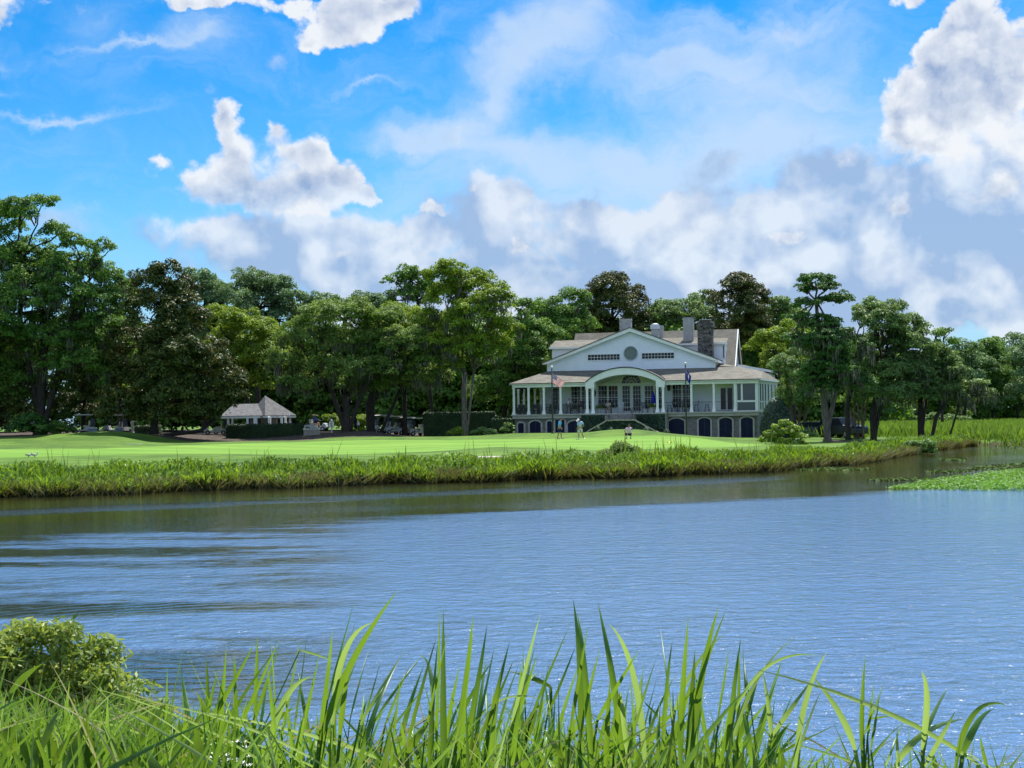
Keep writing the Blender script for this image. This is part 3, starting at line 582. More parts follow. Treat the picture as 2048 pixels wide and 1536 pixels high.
bush('shrub', 'sunlit yellow green bush glowing behind the mossy oak trunk', 'shrub', 175, [(725,845,22,16),(712,858,18,10)], 'lime', .25)
bush('shrub', 'sunlit lime bush between sign and oak trunk', 'shrub', 175, [(668,846,16,14),(655,838,10,8)], 'lime', .25)
bush('shrub', 'bright yellow green bush on the bank below the cone shaped holly', 'shrub', 108, [(1572,848,10,9),(1556,858,10,9),(1588,860,11,8),(1545,870,16,9),(1574,868,18,10),(1598,876,16,8),(1535,882,18,9),(1562,886,24,10),(1592,890,22,9)], 'sun', .17, rs=.3)
bush('shrub', 'small grey leaved bush beside the pale utility box', 'shrub', 121, [(1612,868,10,8),(1625,874,10,6)], 'grey', .14)
bush('shrub', 'dark rounded bush at the waterline below the point', 'shrub', 99, [(1820,895,18,10),(1850,893,20,12),(1838,905,26,10),(1862,905,10,8)], 'oak', .14)
bush('shrub', 'tall weedy bush standing proud of the bank left of centre right', 'shrub', 72, [(1215,915,20,14),(1240,905,22,18),(1262,910,20,16),(1230,932,34,16),(1250,945,30,12)], 'oak_light', .12)
bush('shrub', 'row of pale bushes along the far side of the marsh', 'shrub', 215, [(1845,838,14,8),(1870,836,16,9),(1900,838,18,7),(1930,840,12,6)], 'grey', .3)
bush('shrub', 'palm like fern plant under the porch corner', 'shrub', 147.5, [(1010,862,8,5),(1016,852,6,6)], 'grey', .2)

# ---------------------------------------------------------------- waterside plants (nobody could count them)
def blades(base, h, w, lean, bend=.35, seg=3, lw=1.0):
    """upright tapering leaves as curved strips; base Nx3, h, w arrays, lean Nx2"""
    n = len(base); a = rng.uniform(0, math.pi, n); sx, sy = np.cos(a) * w / 2, np.sin(a) * w / 2
    out = []
    def pt(t): return base + np.stack([lean[:, 0] * h * (t + bend * t * t * 2), lean[:, 1] * h * (t + bend * t * t * 2), h * (t - bend * .5 * t * t * np.hypot(lean[:, 0], lean[:, 1]))], 1)
    prof = [.35, 1.0, .75, .05] if seg == 3 else [.7, 1.0, .95, .8, .5, .05]
    for i in range(seg):
        t0, t1 = i / seg, (i + 1) / seg; p0, p1 = pt(t0), pt(t1); s0, s1 = prof[i], prof[i + 1]
        S0 = np.stack([sx * s0, sy * s0, 0 * sx], 1); S1 = np.stack([sx * s1, sy * s1, 0 * sx], 1)
        out.append(np.stack([p0 - S0, p0 + S0, p1 + S1, p1 - S1], 1))
    return np.stack(out, 1)
def strips(name, vv, m, **kw):
    """vv: (n, seg, 4, 3) with shared rings so that each blade is one island"""
    n, seg = vv.shape[:2]; rings = np.concatenate([vv[:, :, :2, :].reshape(n, seg * 2, 3), vv[:, -1:, [3, 2], :].reshape(n, 2, 3)], 1)
    k = (seg + 1) * 2; o = np.arange(n)[:, None, None] * k; q = np.array([[2 * i, 2 * i + 1, 2 * i + 3, 2 * i + 2] for i in range(seg)])[None]
    return np_obj(name, rings.reshape(-1, 3), (o + q).reshape(-1, 4), m, **kw)
PM = leafmat('waterside_leaves', [(.030, .08, .010), (.085, .18, .018), (.25, .38, .035)], .55, .25, .35, scale=.8, dead=.5)
DM = leafmat('dry_stems', [(.022, .024, .010), (.055, .055, .022), (.26, .25, .13)], .8, .2, .2)
MG = leafmat('marsh_grass_blades', [(.06, .13, .02), (.095, .185, .026), (.18, .275, .05)], .6, .3, .4, scale=.25)
n = 30000
x = rng.uniform(-27, 37, n); s = rng.uniform(-.3, 1, n); dep = np.interp(x, [-27,-5,5,12,20,28,37], [4.2,3.2,3.4,5.5,7,6,4]); off_ = np.abs(s) * dep * rng.uniform(.3, 1, n)
clump = .5 + .5 * np.sin(x * 1.7) * np.sin(x * .61 + off_ * .9)
y = shore(x) + off_ - .3; z = np.maximum(gz(x, y), -.05)
h = (np.interp(off_, [0, 1, 3, 6], [.60, .72, .55, .3])) * (.50 + .45 * clump + .3 * np.sin(x * .47 + 1.2) ** 2) * rng.uniform(.6, 1.15, n) * np.interp(x, [-27,-15,0,12,20,37],[.95,.95,1.0,1.0,.9,.8])
base = np.stack([x, y, z + rng.uniform(.4, .82, n) * h * .8], 1)
strips('pickerelweed', blades(base, h * .62, rng.uniform(.05, .13, n), rng.normal(0, .28, (n, 2)), .3), PM)
n = 26000
x = rng.uniform(-27, 37, n); dep = np.interp(x, [-27,-5,5,12,20,28,37], [4.2,3.2,3.4,5.5,7,6,4]); off_ = rng.random(n) * dep; clump = .5 + .5 * np.sin(x * 1.7) * np.sin(x * .61 + off_ * .9)
y = shore(x) + off_ - .3; z = np.maximum(gz(x, y), -.05) + np.interp(off_, [0, 1, 3, 6], [.55, .68, .52, .28]) * (.5 + .6 * clump) * rng.uniform(.6, 1.18, n)
lf = leaf_quads(np.stack([x, y, z], 1), np.stack([rng.normal(0, 1, n), -np.ones(n) * .9, .5 + 0 * x], 1), .17, .36, .5, droop=-1.5)
tag(np_obj('waterside_leaves', lf, qidx(n), PM), 'spear shaped green leaves topping the far bank plants', 'water plants', kind='stuff')
tag(bpy.data.objects['pickerelweed'], 'dense spear leaved water plants along the far bank', 'water plants', kind='stuff')
n = 34000
x = rng.uniform(-27, 37, n); y = shore(x) + rng.uniform(-.5, 1.6, n); z = np.maximum(gz(x, y), -.06)
hh_ = rng.uniform(.2, .85, n)
strips('dry_reed_stems', blades(np.stack([x, y, z], 1), hh_, rng.uniform(.02, .06, n), rng.normal(0, .35, (n, 2)), .5), DM)
tag(bpy.data.objects['dry_reed_stems'], 'tangled brown and straw coloured stems at the far waterline', 'dry stems', kind='stuff')
n = 900
x = np.concatenate([rng.normal(c_, .6, 26) for c_ in (-17.5,-11,-7.5,-1.5,2.5,4.8,5.5,6,7,8,12,14)] + [rng.uniform(-22, 14, 70)]); n = len(x)
y = shore(x) + rng.uniform(.3, 2.4, n); z = gz(x, y)
strips('flowering_rushes', blades(np.stack([x, y, z + .4], 1), rng.uniform(.4, 1.1, n), rng.uniform(.025, .05, n), rng.normal(0, .1, (n, 2)), .3), LM['oak_light'])
tag(bpy.data.objects['flowering_rushes'], 'thin dark rush stems standing above the bank plants', 'rushes', kind='stuff')
n = 70000
x = rng.uniform(26, 110, n); y = shore(x) + rng.uniform(0, 1, n) ** 1.6 * 100; k = x / y < .42; x, y = x[k], y[k]; n = len(x)
k = ~((x < 40) & (y < 138) & (x < 28 + (y - 100) * .42)); x, y = x[k], y[k]; n = len(x)
z = gz(x, y)
strips('marsh_grass', blades(np.stack([x, y, z], 1), rng.uniform(.7, 1.35, n) * np.interp(y - shore(x), [0, 2, 6], [.4, .7, 1]), rng.uniform(.06, .16, n) * (y / 130), rng.normal(0, .16, (n, 2)), .3), MG)
tag(bpy.data.objects['marsh_grass'], 'sunlit yellow green marsh grass filling the right distance', 'marsh grass', kind='stuff')
# turf fringe between bank plants and mown grass
n = 26000
x = rng.uniform(-28, 28, n); y = shore(x) + rng.uniform(2.2, 9.5, n); z = gz(x, y); k = ~inpoly(sand_poly, x, y); x, y, z = x[k], y[k], z[k]; n = len(x)
strips('rough_grass', blades(np.stack([x, y, z], 1), rng.uniform(.06, .26, n), rng.uniform(.02, .05, n), rng.normal(0, .3, (n, 2)), .4), MG)
tag(bpy.data.objects['rough_grass'], 'uncut grass strip between the bank plants and the mown turf', 'grass', kind='stuff')

# floating mats
def mat_of_leaves(name, label, poly, n, hgt, m, size):
    xs_, ys_ = [p[0] for p in poly], [p[1] for p in poly]; x = rng.uniform(min(xs_), max(xs_), n); y = rng.uniform(min(ys_), max(ys_), n); k = inpoly(poly, x, y); x, y = x[k], y[k]
    z = .012 + rng.random(len(x)) * hgt(x, y)
    o = np_obj(name, leaf_quads(np.stack([x, y, z], 1), np.tile([0, 0, 1.], (len(x), 1)), size, .8, .45), qidx(len(x)), m)
    return tag(o, label, 'floating plants', kind='stuff')
def wp(px, py):                      # where the ray through that pixel meets the water
    a, b = ray(px, py); d = HC / -b; return (a * d, d)
WL = leafmat('floating_leaves', [(.08, .18, .02), (.11, .25, .03), (.15, .31, .045)], .6, .2, .3)
poly = [wp(1772,976),(*wp(1850,968),),wp(1930,960),wp(1980,952),wp(2048,946),wp(2200,944),wp(2200,984),wp(2048,983),wp(1900,981)]
wxc = wp(1980,965)
mat_of_leaves('water_hyacinth_mat', 'bright green floating plant raft reaching in from the right edge', poly, 30000, lambda x, y: .03 + .2 * np.clip((x - 13.5) / 3, 0, 1), WL, .11)
WP = leafmat('pale_pad_leaves', [(.04, .08, .02), (.07, .12, .03), (.12, .16, .06)], .85, .08, .1)
for q, (a_, lb) in enumerate([([(1560,938),(1660,935),(1750,937),(1700,941),(1600,941)], 'thin pale pad streak below the yellow bush bank'), ([(1730,960),(1790,957),(1860,956),(1858,960),(1780,962)], 'straight white glinting pad streak above the green raft'),
      ([(1880,917),(1935,917),(1930,921),(1885,920)], 'small pad streak off the dark rounded bush'), ([(1850,943),(1900,941),(1960,940),(1920,946),(1870,946)], 'pad patch just left of the big pad field'), ([(1930,935),(1990,930),(2060,925),(2200,925),(2200,942),(2060,941),(1960,941)], 'largest field of small pale lily pads at right'), ([(1990,893),(2100,892),(2100,897),(2000,896)], 'farthest line of pads below the marsh edge')]):
    mat_of_leaves('lily_pads', lb, [wp(*p_) for p_ in a_], 800 if q != 4 else 2600, lambda x, y: .01 + 0 * x, WP, .16)
# ---------------------------------------------------------------- foreground plants
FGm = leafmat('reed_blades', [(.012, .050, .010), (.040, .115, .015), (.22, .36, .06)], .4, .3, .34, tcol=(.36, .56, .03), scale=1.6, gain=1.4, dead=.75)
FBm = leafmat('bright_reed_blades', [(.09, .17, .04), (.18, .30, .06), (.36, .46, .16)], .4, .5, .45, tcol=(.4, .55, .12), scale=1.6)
FLm = leafmat('broad_waterside_leaves', [(.025, .075, .010), (.07, .15, .015), (.17, .27, .03)], .45, .3, .36, tcol=(.24, .36, .02), scale=2.0)
FDm = leafmat('dead_reed_blades', [(.12, .10, .05), (.26, .22, .12), (.42, .38, .24)], .8, .2, .3)
def blade_mesh(mb, pts, w, fold=.25, twist=0.0, n=9, prof=None):
    """pts: control points (3-D) of a quadratic curve; folded strip with a midrib"""
    A, B_, C_ = [Vector(p) for p in pts]; prev = None; o = len(mb.v); a0 = random.uniform(-.5, .5)
    for i in range(n + 1):
        t = i / n; p = A * (1 - t) ** 2 + B_ * 2 * t * (1 - t) + C_ * t * t; d = ((B_ - A) * (1 - t) + (C_ - B_) * t).normalized()
        side = d.cross(Vector((0, 1, 0))).normalized(); q = side.cross(d)
        a = a0 + twist * t; sd = side * math.cos(a) + q * math.sin(a); up = q * math.cos(a) - side * math.sin(a)
        ww = w * (min(1, .55 + t * 2) * (1 - t ** 2.6) + .015) if prof is None else w * prof(t)
        mb.v += [tuple(p - sd * ww / 2 + up * ww * fold), tuple(p), tuple(p + sd * ww / 2 + up * ww * fold)]
        if i:
            k = o + i * 3; mb.f += [(k - 3, k - 2, k + 1, k), (k - 2, k - 1, k + 2, k + 1)]
def traced(mb, base, ctrl, tip, wpx, d):
    """blade given by where it stands in the photo at distance d (m)"""
    if ctrl is None: ctrl = ((base[0] + tip[0]) / 2 + random.uniform(-4, 4), (base[1] + tip[1]) / 2)
    b = P(base[0], base[1], d); c = P(ctrl[0], ctrl[1], d - random.uniform(0, .15)); t = P(tip[0], tip[1], d + random.uniform(-.35, .25))
    dirv_ = (c - b); g = gz1(b.x, b.y) - .02; k = (b.z - g)
    if k > 0:
        lean = Vector((dirv_.x, 0, dirv_.z)).normalized(); foot = Vector((b.x - lean.x * k * .5, b.y, g)); mb.tube([foot, foot.lerp(b, .5), b], [wpx * d / F * .3] * 2 + [wpx * d / F * .28], 6, cap=False)
    blade_mesh(mb, (b, c, t), wpx * d / F, twist=random.uniform(-.8, .8), n=12)
CL = [
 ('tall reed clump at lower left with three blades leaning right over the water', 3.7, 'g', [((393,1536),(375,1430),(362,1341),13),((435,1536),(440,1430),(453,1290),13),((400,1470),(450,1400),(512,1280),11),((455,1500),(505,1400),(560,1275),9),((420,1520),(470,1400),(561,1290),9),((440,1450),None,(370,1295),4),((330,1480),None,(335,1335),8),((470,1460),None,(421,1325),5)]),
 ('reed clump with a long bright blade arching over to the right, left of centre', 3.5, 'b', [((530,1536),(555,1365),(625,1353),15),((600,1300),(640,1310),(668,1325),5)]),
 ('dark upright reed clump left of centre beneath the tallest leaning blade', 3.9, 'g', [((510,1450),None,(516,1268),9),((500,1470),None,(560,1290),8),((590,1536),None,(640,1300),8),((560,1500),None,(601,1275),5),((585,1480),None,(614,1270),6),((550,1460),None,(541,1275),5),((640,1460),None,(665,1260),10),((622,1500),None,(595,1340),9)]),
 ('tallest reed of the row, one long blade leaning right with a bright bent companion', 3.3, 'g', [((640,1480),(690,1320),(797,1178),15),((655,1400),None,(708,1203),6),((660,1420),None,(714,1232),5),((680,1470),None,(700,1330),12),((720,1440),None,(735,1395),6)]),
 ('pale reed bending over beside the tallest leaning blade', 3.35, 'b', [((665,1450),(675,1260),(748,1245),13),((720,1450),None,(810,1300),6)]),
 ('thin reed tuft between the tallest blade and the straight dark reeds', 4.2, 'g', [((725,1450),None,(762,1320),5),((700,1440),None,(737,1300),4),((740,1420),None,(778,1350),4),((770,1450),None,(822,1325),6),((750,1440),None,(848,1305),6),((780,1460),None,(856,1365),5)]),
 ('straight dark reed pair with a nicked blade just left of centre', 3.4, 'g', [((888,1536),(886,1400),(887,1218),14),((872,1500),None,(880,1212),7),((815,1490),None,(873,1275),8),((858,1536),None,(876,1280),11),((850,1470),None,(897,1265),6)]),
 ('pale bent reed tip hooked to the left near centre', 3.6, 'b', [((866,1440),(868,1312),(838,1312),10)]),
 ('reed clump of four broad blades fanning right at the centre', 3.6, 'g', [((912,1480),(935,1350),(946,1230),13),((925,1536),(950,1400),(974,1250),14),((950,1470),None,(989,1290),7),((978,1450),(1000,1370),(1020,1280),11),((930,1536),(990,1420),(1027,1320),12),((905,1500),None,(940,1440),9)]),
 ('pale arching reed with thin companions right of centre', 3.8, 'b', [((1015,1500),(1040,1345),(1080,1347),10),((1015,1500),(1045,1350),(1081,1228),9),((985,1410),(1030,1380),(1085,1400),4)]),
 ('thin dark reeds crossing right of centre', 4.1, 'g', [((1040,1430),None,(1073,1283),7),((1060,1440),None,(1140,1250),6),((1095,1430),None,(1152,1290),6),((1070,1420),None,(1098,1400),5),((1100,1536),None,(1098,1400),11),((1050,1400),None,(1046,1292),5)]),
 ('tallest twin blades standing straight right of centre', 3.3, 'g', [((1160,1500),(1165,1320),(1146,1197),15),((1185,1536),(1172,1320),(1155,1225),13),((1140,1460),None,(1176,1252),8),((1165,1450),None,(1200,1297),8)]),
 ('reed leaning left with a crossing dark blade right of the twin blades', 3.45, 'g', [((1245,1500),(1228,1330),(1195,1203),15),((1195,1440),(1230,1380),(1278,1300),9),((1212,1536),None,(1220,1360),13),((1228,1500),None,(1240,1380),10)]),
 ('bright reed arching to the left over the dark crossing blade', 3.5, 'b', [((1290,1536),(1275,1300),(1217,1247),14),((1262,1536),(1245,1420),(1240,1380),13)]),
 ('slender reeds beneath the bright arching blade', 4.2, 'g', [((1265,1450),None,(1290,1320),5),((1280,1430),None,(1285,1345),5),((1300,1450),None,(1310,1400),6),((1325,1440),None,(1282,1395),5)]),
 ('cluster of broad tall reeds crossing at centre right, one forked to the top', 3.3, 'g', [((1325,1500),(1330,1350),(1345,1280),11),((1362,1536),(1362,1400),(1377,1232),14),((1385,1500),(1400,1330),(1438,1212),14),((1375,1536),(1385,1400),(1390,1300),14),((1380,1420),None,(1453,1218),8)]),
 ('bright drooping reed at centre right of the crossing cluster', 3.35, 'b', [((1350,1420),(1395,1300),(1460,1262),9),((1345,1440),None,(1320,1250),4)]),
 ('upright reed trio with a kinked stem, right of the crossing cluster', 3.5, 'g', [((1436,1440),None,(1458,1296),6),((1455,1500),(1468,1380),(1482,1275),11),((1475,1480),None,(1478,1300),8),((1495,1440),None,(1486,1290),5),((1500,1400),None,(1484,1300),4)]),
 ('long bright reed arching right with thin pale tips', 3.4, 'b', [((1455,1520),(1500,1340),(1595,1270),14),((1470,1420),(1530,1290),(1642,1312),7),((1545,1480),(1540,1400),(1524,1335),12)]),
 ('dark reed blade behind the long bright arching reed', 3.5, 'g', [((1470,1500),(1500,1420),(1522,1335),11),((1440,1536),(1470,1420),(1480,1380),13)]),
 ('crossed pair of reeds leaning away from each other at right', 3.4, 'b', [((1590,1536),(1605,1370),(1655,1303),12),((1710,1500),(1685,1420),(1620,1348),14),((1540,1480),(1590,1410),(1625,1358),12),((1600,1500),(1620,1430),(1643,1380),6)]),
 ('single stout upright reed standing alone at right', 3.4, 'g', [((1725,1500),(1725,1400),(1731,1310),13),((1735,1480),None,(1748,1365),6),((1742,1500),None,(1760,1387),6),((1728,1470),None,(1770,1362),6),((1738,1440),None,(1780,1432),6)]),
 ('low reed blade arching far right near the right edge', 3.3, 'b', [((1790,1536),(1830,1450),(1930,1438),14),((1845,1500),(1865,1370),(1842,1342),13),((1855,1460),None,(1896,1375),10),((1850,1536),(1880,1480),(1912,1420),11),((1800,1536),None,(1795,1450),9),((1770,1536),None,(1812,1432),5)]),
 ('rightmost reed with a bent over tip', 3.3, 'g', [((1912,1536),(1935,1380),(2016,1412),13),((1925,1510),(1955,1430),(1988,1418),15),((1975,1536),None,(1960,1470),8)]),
]
for lb, d, kd, bl in CL:
    mb = MB(); b0 = P(bl[0][0][0], bl[0][0][1], d); rootp = (b0.x, b0.y, gz1(b0.x, b0.y))
    for (ba, ct, tp, wd) in bl: traced(mb, ba, ct, tp, wd, d)
    mb.v = [(p[0] - rootp[0], p[1] - rootp[1], p[2] - rootp[2]) for p in mb.v]
    o = mb.build('reed_clump', FGm if kd == 'g' else FBm, smooth=True); o.location = rootp
    tag(o, lb, 'reeds', 'tall reeds on the near bank')
mb = MB(); rt = random.Random(11)
for _ in range(120):
    px = rt.uniform(330, 1560); tx = px + rt.gauss(34, 34); ty = rt.uniform(1300, 1440) if rt.random() < .6 else rt.uniform(1380, 1480)
    traced(mb, (px, 1536), (px + (tx - px) * rt.uniform(.2, .5), (1536 + ty) / 2), (tx, ty), rt.uniform(6, 13), rt.uniform(3.3, 4.6))
tag(mb.build('reed_blades', FGm, smooth=True), 'shorter upright reed blades filling the row between the tall clumps', 'reeds', kind='stuff')
# the tangle at the foot of the reeds
def top_at(px): return np.interp(px, [-100,0,150,260,340,480,600,800,1000,1200,1350,1500,1600,1700,1850,2000,2150], [1385,1390,1400,1405,1420,1415,1440,1440,1425,1440,1440,1450,1490,1500,1490,1500,1510])
def tangle(name, label, cat, cnt, m, wr, lr, up, lean=.3, prof=None, dr=(2.9, 5.2), pxr=(-420, 2500), skip=.0, fold=.2, wide=None):
    mb = MB()
    for _ in range(cnt):
        px = random.uniform(*pxr); d = random.uniform(*dr)
        if px > 1580 and random.random() < .55 + skip: continue
        if px > 480 and random.random() < .12 + skip: continue
        t = top_at(px) + up + random.expovariate(1 / 45.0) - random.expovariate(1 / 22.0)
        tip = P(px, t, d); L = random.uniform(*lr); a = max(-1.15, min(1.15, random.gauss(.12, lean))); b = random.gauss(0, .25)
        base = tip - Vector((math.sin(a) * L, b * L * .6, math.cos(a) * L)); g = gz1(base.x, base.y)
        if base.z < g: base.z = g
        if base.y > 6.2 and base.x > -1.3: continue
        mid = base.lerp(tip, .55) + Vector((-math.sin(a) * L * .14, random.uniform(-.05, .05), L * .06))
        blade_mesh(mb, (base, mid, tip), random.uniform(*wr), fold, random.uniform(-1.2, 1.2), 6, prof)
        if base.z > g + .05: mb.tube([(base.x, base.y, g), base], [.006, .005], 5, cap=False)
    return tag(mb.build(name, m, smooth=True), label, cat, kind='stuff')
tangle('reed_blades', 'tangle of green reed blades along the near bank', 'reeds', 1200, FGm, (.006, .016), (.3, .8), 0)
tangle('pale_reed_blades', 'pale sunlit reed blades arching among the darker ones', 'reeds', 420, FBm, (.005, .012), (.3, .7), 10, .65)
tangle('reed_blades', 'dense reed blades crowding the lower left corner', 'reeds', 640, FGm, (.009, .019), (.35, .8), 10, .35, pxr=(-120, 480))
tangle('pale_reed_blades', 'long pale blades bowing over the lower left corner', 'reeds', 60, FBm, (.006, .012), (.3, .7), 5, .8, pxr=(-120, 480))
tangle('dead_stems', 'thin straw coloured dead stems among the reeds', 'dry stems', 150, FDm, (.003, .008), (.25, .6), -20, .8)
spear = lambda t: .12 + .88 * math.sin(math.pi * min(1, t * .9 + .1)) ** .8 * (1 - t ** 4)
tangle('spear_leaves', 'broad spear shaped leaves low among the reeds', 'water plants', 260, FLm, (.014, .03), (.08, .16), 60, .45, spear, fold=.12)
tangle('spear_leaves', 'broad pale leaves at the foot of the left reeds', 'water plants', 170, FLm, (.014, .03), (.08, .17), 50, .5, spear, pxr=(-120, 480), fold=.12)
# fill under it all so that no bare bank shows
n = 7000
x = rng.uniform(-2.6, 2.6, n); y = rng.uniform(3.3, 5.7, n) + np.where(x < -.9, rng.uniform(0, 2.3, n), 0); z = gz(x, y); k = z > -.2; x, y, z = x[k], y[k], z[k]; n = len(x)
tp = HC + (-(top_at(1024 + x / y * F) + 55 - HOR) / F) * y
lft = np.clip(tp - z, .15, 1.5) * rng.uniform(.75, 1.08, n); k = (x / y < .18) | (rng.random(n) < .25); x, y, z, lft = x[k], y[k], z[k], lft[k]; n = len(x)
hh_ = np.minimum(lft, rng.uniform(.25, .5, n)); vv = blades(np.stack([x, y, z + lft - hh_], 1), hh_, rng.uniform(.008, .022, n), rng.normal(0, .28, (n, 2)), .35, seg=5)
tag(strips('undergrowth', vv, FGm), 'leafy undergrowth of blades beneath the near reeds', 'undergrowth', kind='stuff')
t_ = P(455, 1495, 3.4); g_ = gz1(t_.x, t_.y); wf_ = empty('wildflower', (t_.x, t_.y, g_), 'small white flowering weed low among the left reeds', 'wildflower'); mb = MB(); fl_ = MB(); rw = random.Random(5)
for _ in range(26):
    q = P(rw.uniform(425, 500), rw.uniform(1480, 1536), 3.4 + rw.uniform(-.1, .1)) - Vector((t_.x, t_.y, g_)); mb.tube([(q.x * .3, q.y * .3, 0), (q.x * .7, q.y * .7, q.z * .6), tuple(q)], [.003, .002, .0015], 5)
    for k in range(5):
        a = k * 1.257 + rw.random(); fl_.add([tuple(q), tuple(q + Vector((math.cos(a) * .006, math.sin(a) * .006, .004))), tuple(q + Vector((math.cos(a + .3) * .012, math.sin(a + .3) * .012, .006))), tuple(q + Vector((math.cos(a + .6) * .006, math.sin(a + .6) * .006, .004)))], [(0, 1, 2, 3)])
mb.build('stems', FGm, wf_); tag(fl_.build('petals', simple('white_petals', (.75, .74, .66), .6), wf_), kind='stuff')
# willow-leaved shrub at lower left
SHm = leafmat('wax_myrtle_leaves', [(.06, .11, .015), (.14, .22, .03), (.36, .42, .11)], .5, .3, .35, scale=1.2)
B = []
dS = 8.2
for (px, py, r) in [(30,1330,60),(-30,1340,60),(100,1310,42),(140,1340,55),(60,1390,80),(200,1350,40),(220,1385,34),(150,1410,75),(240,1440,50),(0,1450,90),(100,1480,100),(270,1470,34),(120,1275,14),(205,1310,16),(60,1275,16),(300,1490,34),(250,1400,44),(290,1445,40),(190,1400,60),(130,1400,60),(60,1440,70),(340,1500,26)]:
    c = P(px, py, dS + random.uniform(-.2, .2)); B.append((c.x, c.y, c.z, r * dS / F, r * dS / F * 1.2, r * dS / F))
C, Nn, clp = crown_points(B, .15, .55, .05, .36, back=.6, gaps=.0)
b0 = P(110, 1450, dS); off = np.array([b0.x, b0.y, gz1(b0.x, b0.y)])
sh = empty('waterside_shrub', off, 'big pale leaved shrub leaning over the water at lower left', 'shrub')
np_obj('foliage', leaf_quads(C, Nn, .052, .34, .9) - off, qidx(len(C)), SHm, sh)
mb = MB()
for b in B:
    mb.tube([Vector((random.uniform(-.1, .1), random.uniform(-.1, .1), -.15)), (Vector(b[:3]) - Vector(off)) * .5 + Vector((0, 0, -.05)), Vector(b[:3]) - Vector(off)], [.016, .011, .005], 6)
mb.build('stems', BK['tan'], sh)
# ---------------------------------------------------------------- clubhouse
YAW = R(13); CY, SY = math.cos(YAW), math.sin(YAW)
HO = P(1262, 838, 150); OX, OY = HO.x, HO.y
GH = gz1(OX, OY)
def hp(px, py, v):
    a, b = ray(px, py); u = (a * (OY + v * CY) - OX - v * SY) / (CY + a * SY); Yw = OY - u * SY + v * CY
    return u, HC + b * Yw
def rect(x0, x1, y0, y1, v):
    xm, ym = (x0 + x1) / 2, (y0 + y1) / 2
    return hp(x0, ym, v)[0], hp(x1, ym, v)[0], hp(xm, y1, v)[1], hp(xm, y0, v)[1]
def hw(u, v): return OX + u * CY + v * SY, OY - u * SY + v * CY      # local to world
house = empty('clubhouse', (OX, OY, 0), 'white clubhouse with arched portico, wide front gable and stone basement', 'building', None, -YAW)

def siding_fn(n):
    c = obc(n); t = n.noise(c, 1.5, 5, .6)
    return pbr(n, n.mix(n.mr(t, .3, .7), (.78, .83, .90), (.84, .88, .94)), .55, .4)
def shingle_fn(n):
    c = obc(n); b = n.n('TexBrick', {'Vector': n.vm('MULTIPLY', c, (1, 1, 2.2)), 'Scale': 3.0, 'Color1': (.122, .114, .096, 1), 'Color2': (.19, .179, .148, 1), 'Mortar': (.07, .066, .056, 1), 'Mortar Size': .02, 'Brick Width': .5, 'Row Height': .25})
    t = n.noise(c, 1.2, 6, .65); st = n.noise(n.vm('MULTIPLY', c, (4, 4, .5)), 1.0, 5, .6)
    col = n.mix(n.mr(t, .35, .7), b.outputs[0], (.20, .19, .16)); col = n.mix(n.m('MULTIPLY', n.mr(st, .55, .75), .5), col, (.10, .095, .085))
    return pbr(n, col, .9, .2, bump=b.outputs[1], bs=.5, bd=.02)
def stone_fn(n):
    c = obc(n); cc = n.vm('ADD', n.vm('MULTIPLY', c, (1, 1, 1)), (0, 0, 0)); s = n.n('SeparateXYZ', {0: c})
    q = n.n('CombineXYZ', {0: n.m('ADD', s.outputs[0], s.outputs[1]), 1: s.outputs[2], 2: 0.0}).outputs[0]
    b = n.n('TexBrick', {'Vector': q, 'Scale': 1.0, 'Color1': (.11, .105, .10, 1), 'Color2': (.33, .31, .29, 1), 'Mortar': (.30, .29, .27, 1), 'Mortar Size': .012, 'Brick Width': .24, 'Row Height': .09, 'Bias': -.1})
    t = n.noise(c, 5, 5, .7)
    return pbr(n, n.mix(n.mr(t, .3, .75), b.outputs[0], (.20, .19, .185)), .9, .2, bump=b.outputs[1], bs=.6, bd=.03)
def rubble_fn(n):
    c = obc(n); vo = n.n('TexVoronoi', {'Vector': n.vm('MULTIPLY', c, (1, 1, 1.5)), 'Scale': 4.2}, feature='F1'); e = n.n('TexVoronoi', {'Vector': n.vm('MULTIPLY', c, (1, 1, 1.5)), 'Scale': 4.2}, feature='DISTANCE_TO_EDGE')
    g = n.n('SeparateColor', {0: vo.outputs['Color']}).outputs[0]
    col = n.mix(g, (.025, .024, .026), (.19, .18, .165)); col = n.mix(n.mr(e.outputs[0], 0, .08), (.10, .095, .09), col)
    return pbr(n, col, .95, .2, bump=e.outputs[0], bs=1.0, bd=.12)
def glass_fn(n):
    t = n.noise(obc(n), .8, 3, .5)
    return pbr(n, n.mix(t, (.008, .011, .018), (.016, .022, .032)), .04, .22)
SID, SHG, STN, RUB, GLS = mat('white_siding', siding_fn), mat('roof_shingles', shingle_fn), mat('grey_stone_wall', stone_fn), mat('fieldstone', rubble_fn), mat('window_glass', glass_fn)
TRM = simple('white_trim', (.82, .83, .81), .5, .4, .05); NAV = simple('navy_paint', (.005, .010, .036), .55, .2, .3)
CRM = simple('cream_stone', (.42, .41, .37), .8, .2, .12); BLK = simple('black_paint', (.012, .012, .016), .4, .5, .2)
CHG = simple('painted_chimney', (.34, .35, .35), .85, .2, .2, 5); DRK = simple('dark_roof_edge', (.045, .043, .045), .7, .3, .2)
GRYW = simple('grey_paint', (.40, .42, .41), .7, .3, .08); BLIND = simple('round_window_panel', (.10, .15, .14), .4, .5, .15)

VW = 4.2                                     # the main wall stands this far behind the porch columns
zf = hp(1262, 826, 0)[1]                     # porch floor
uL, uR = hp(1027, 800, 0)[0], hp(1516, 800, 0)[0]
zc = hp(1262, 771, 0)[1]; ze = hp(1262, 763.5, 0)[1]
gzz = GH - 1.2
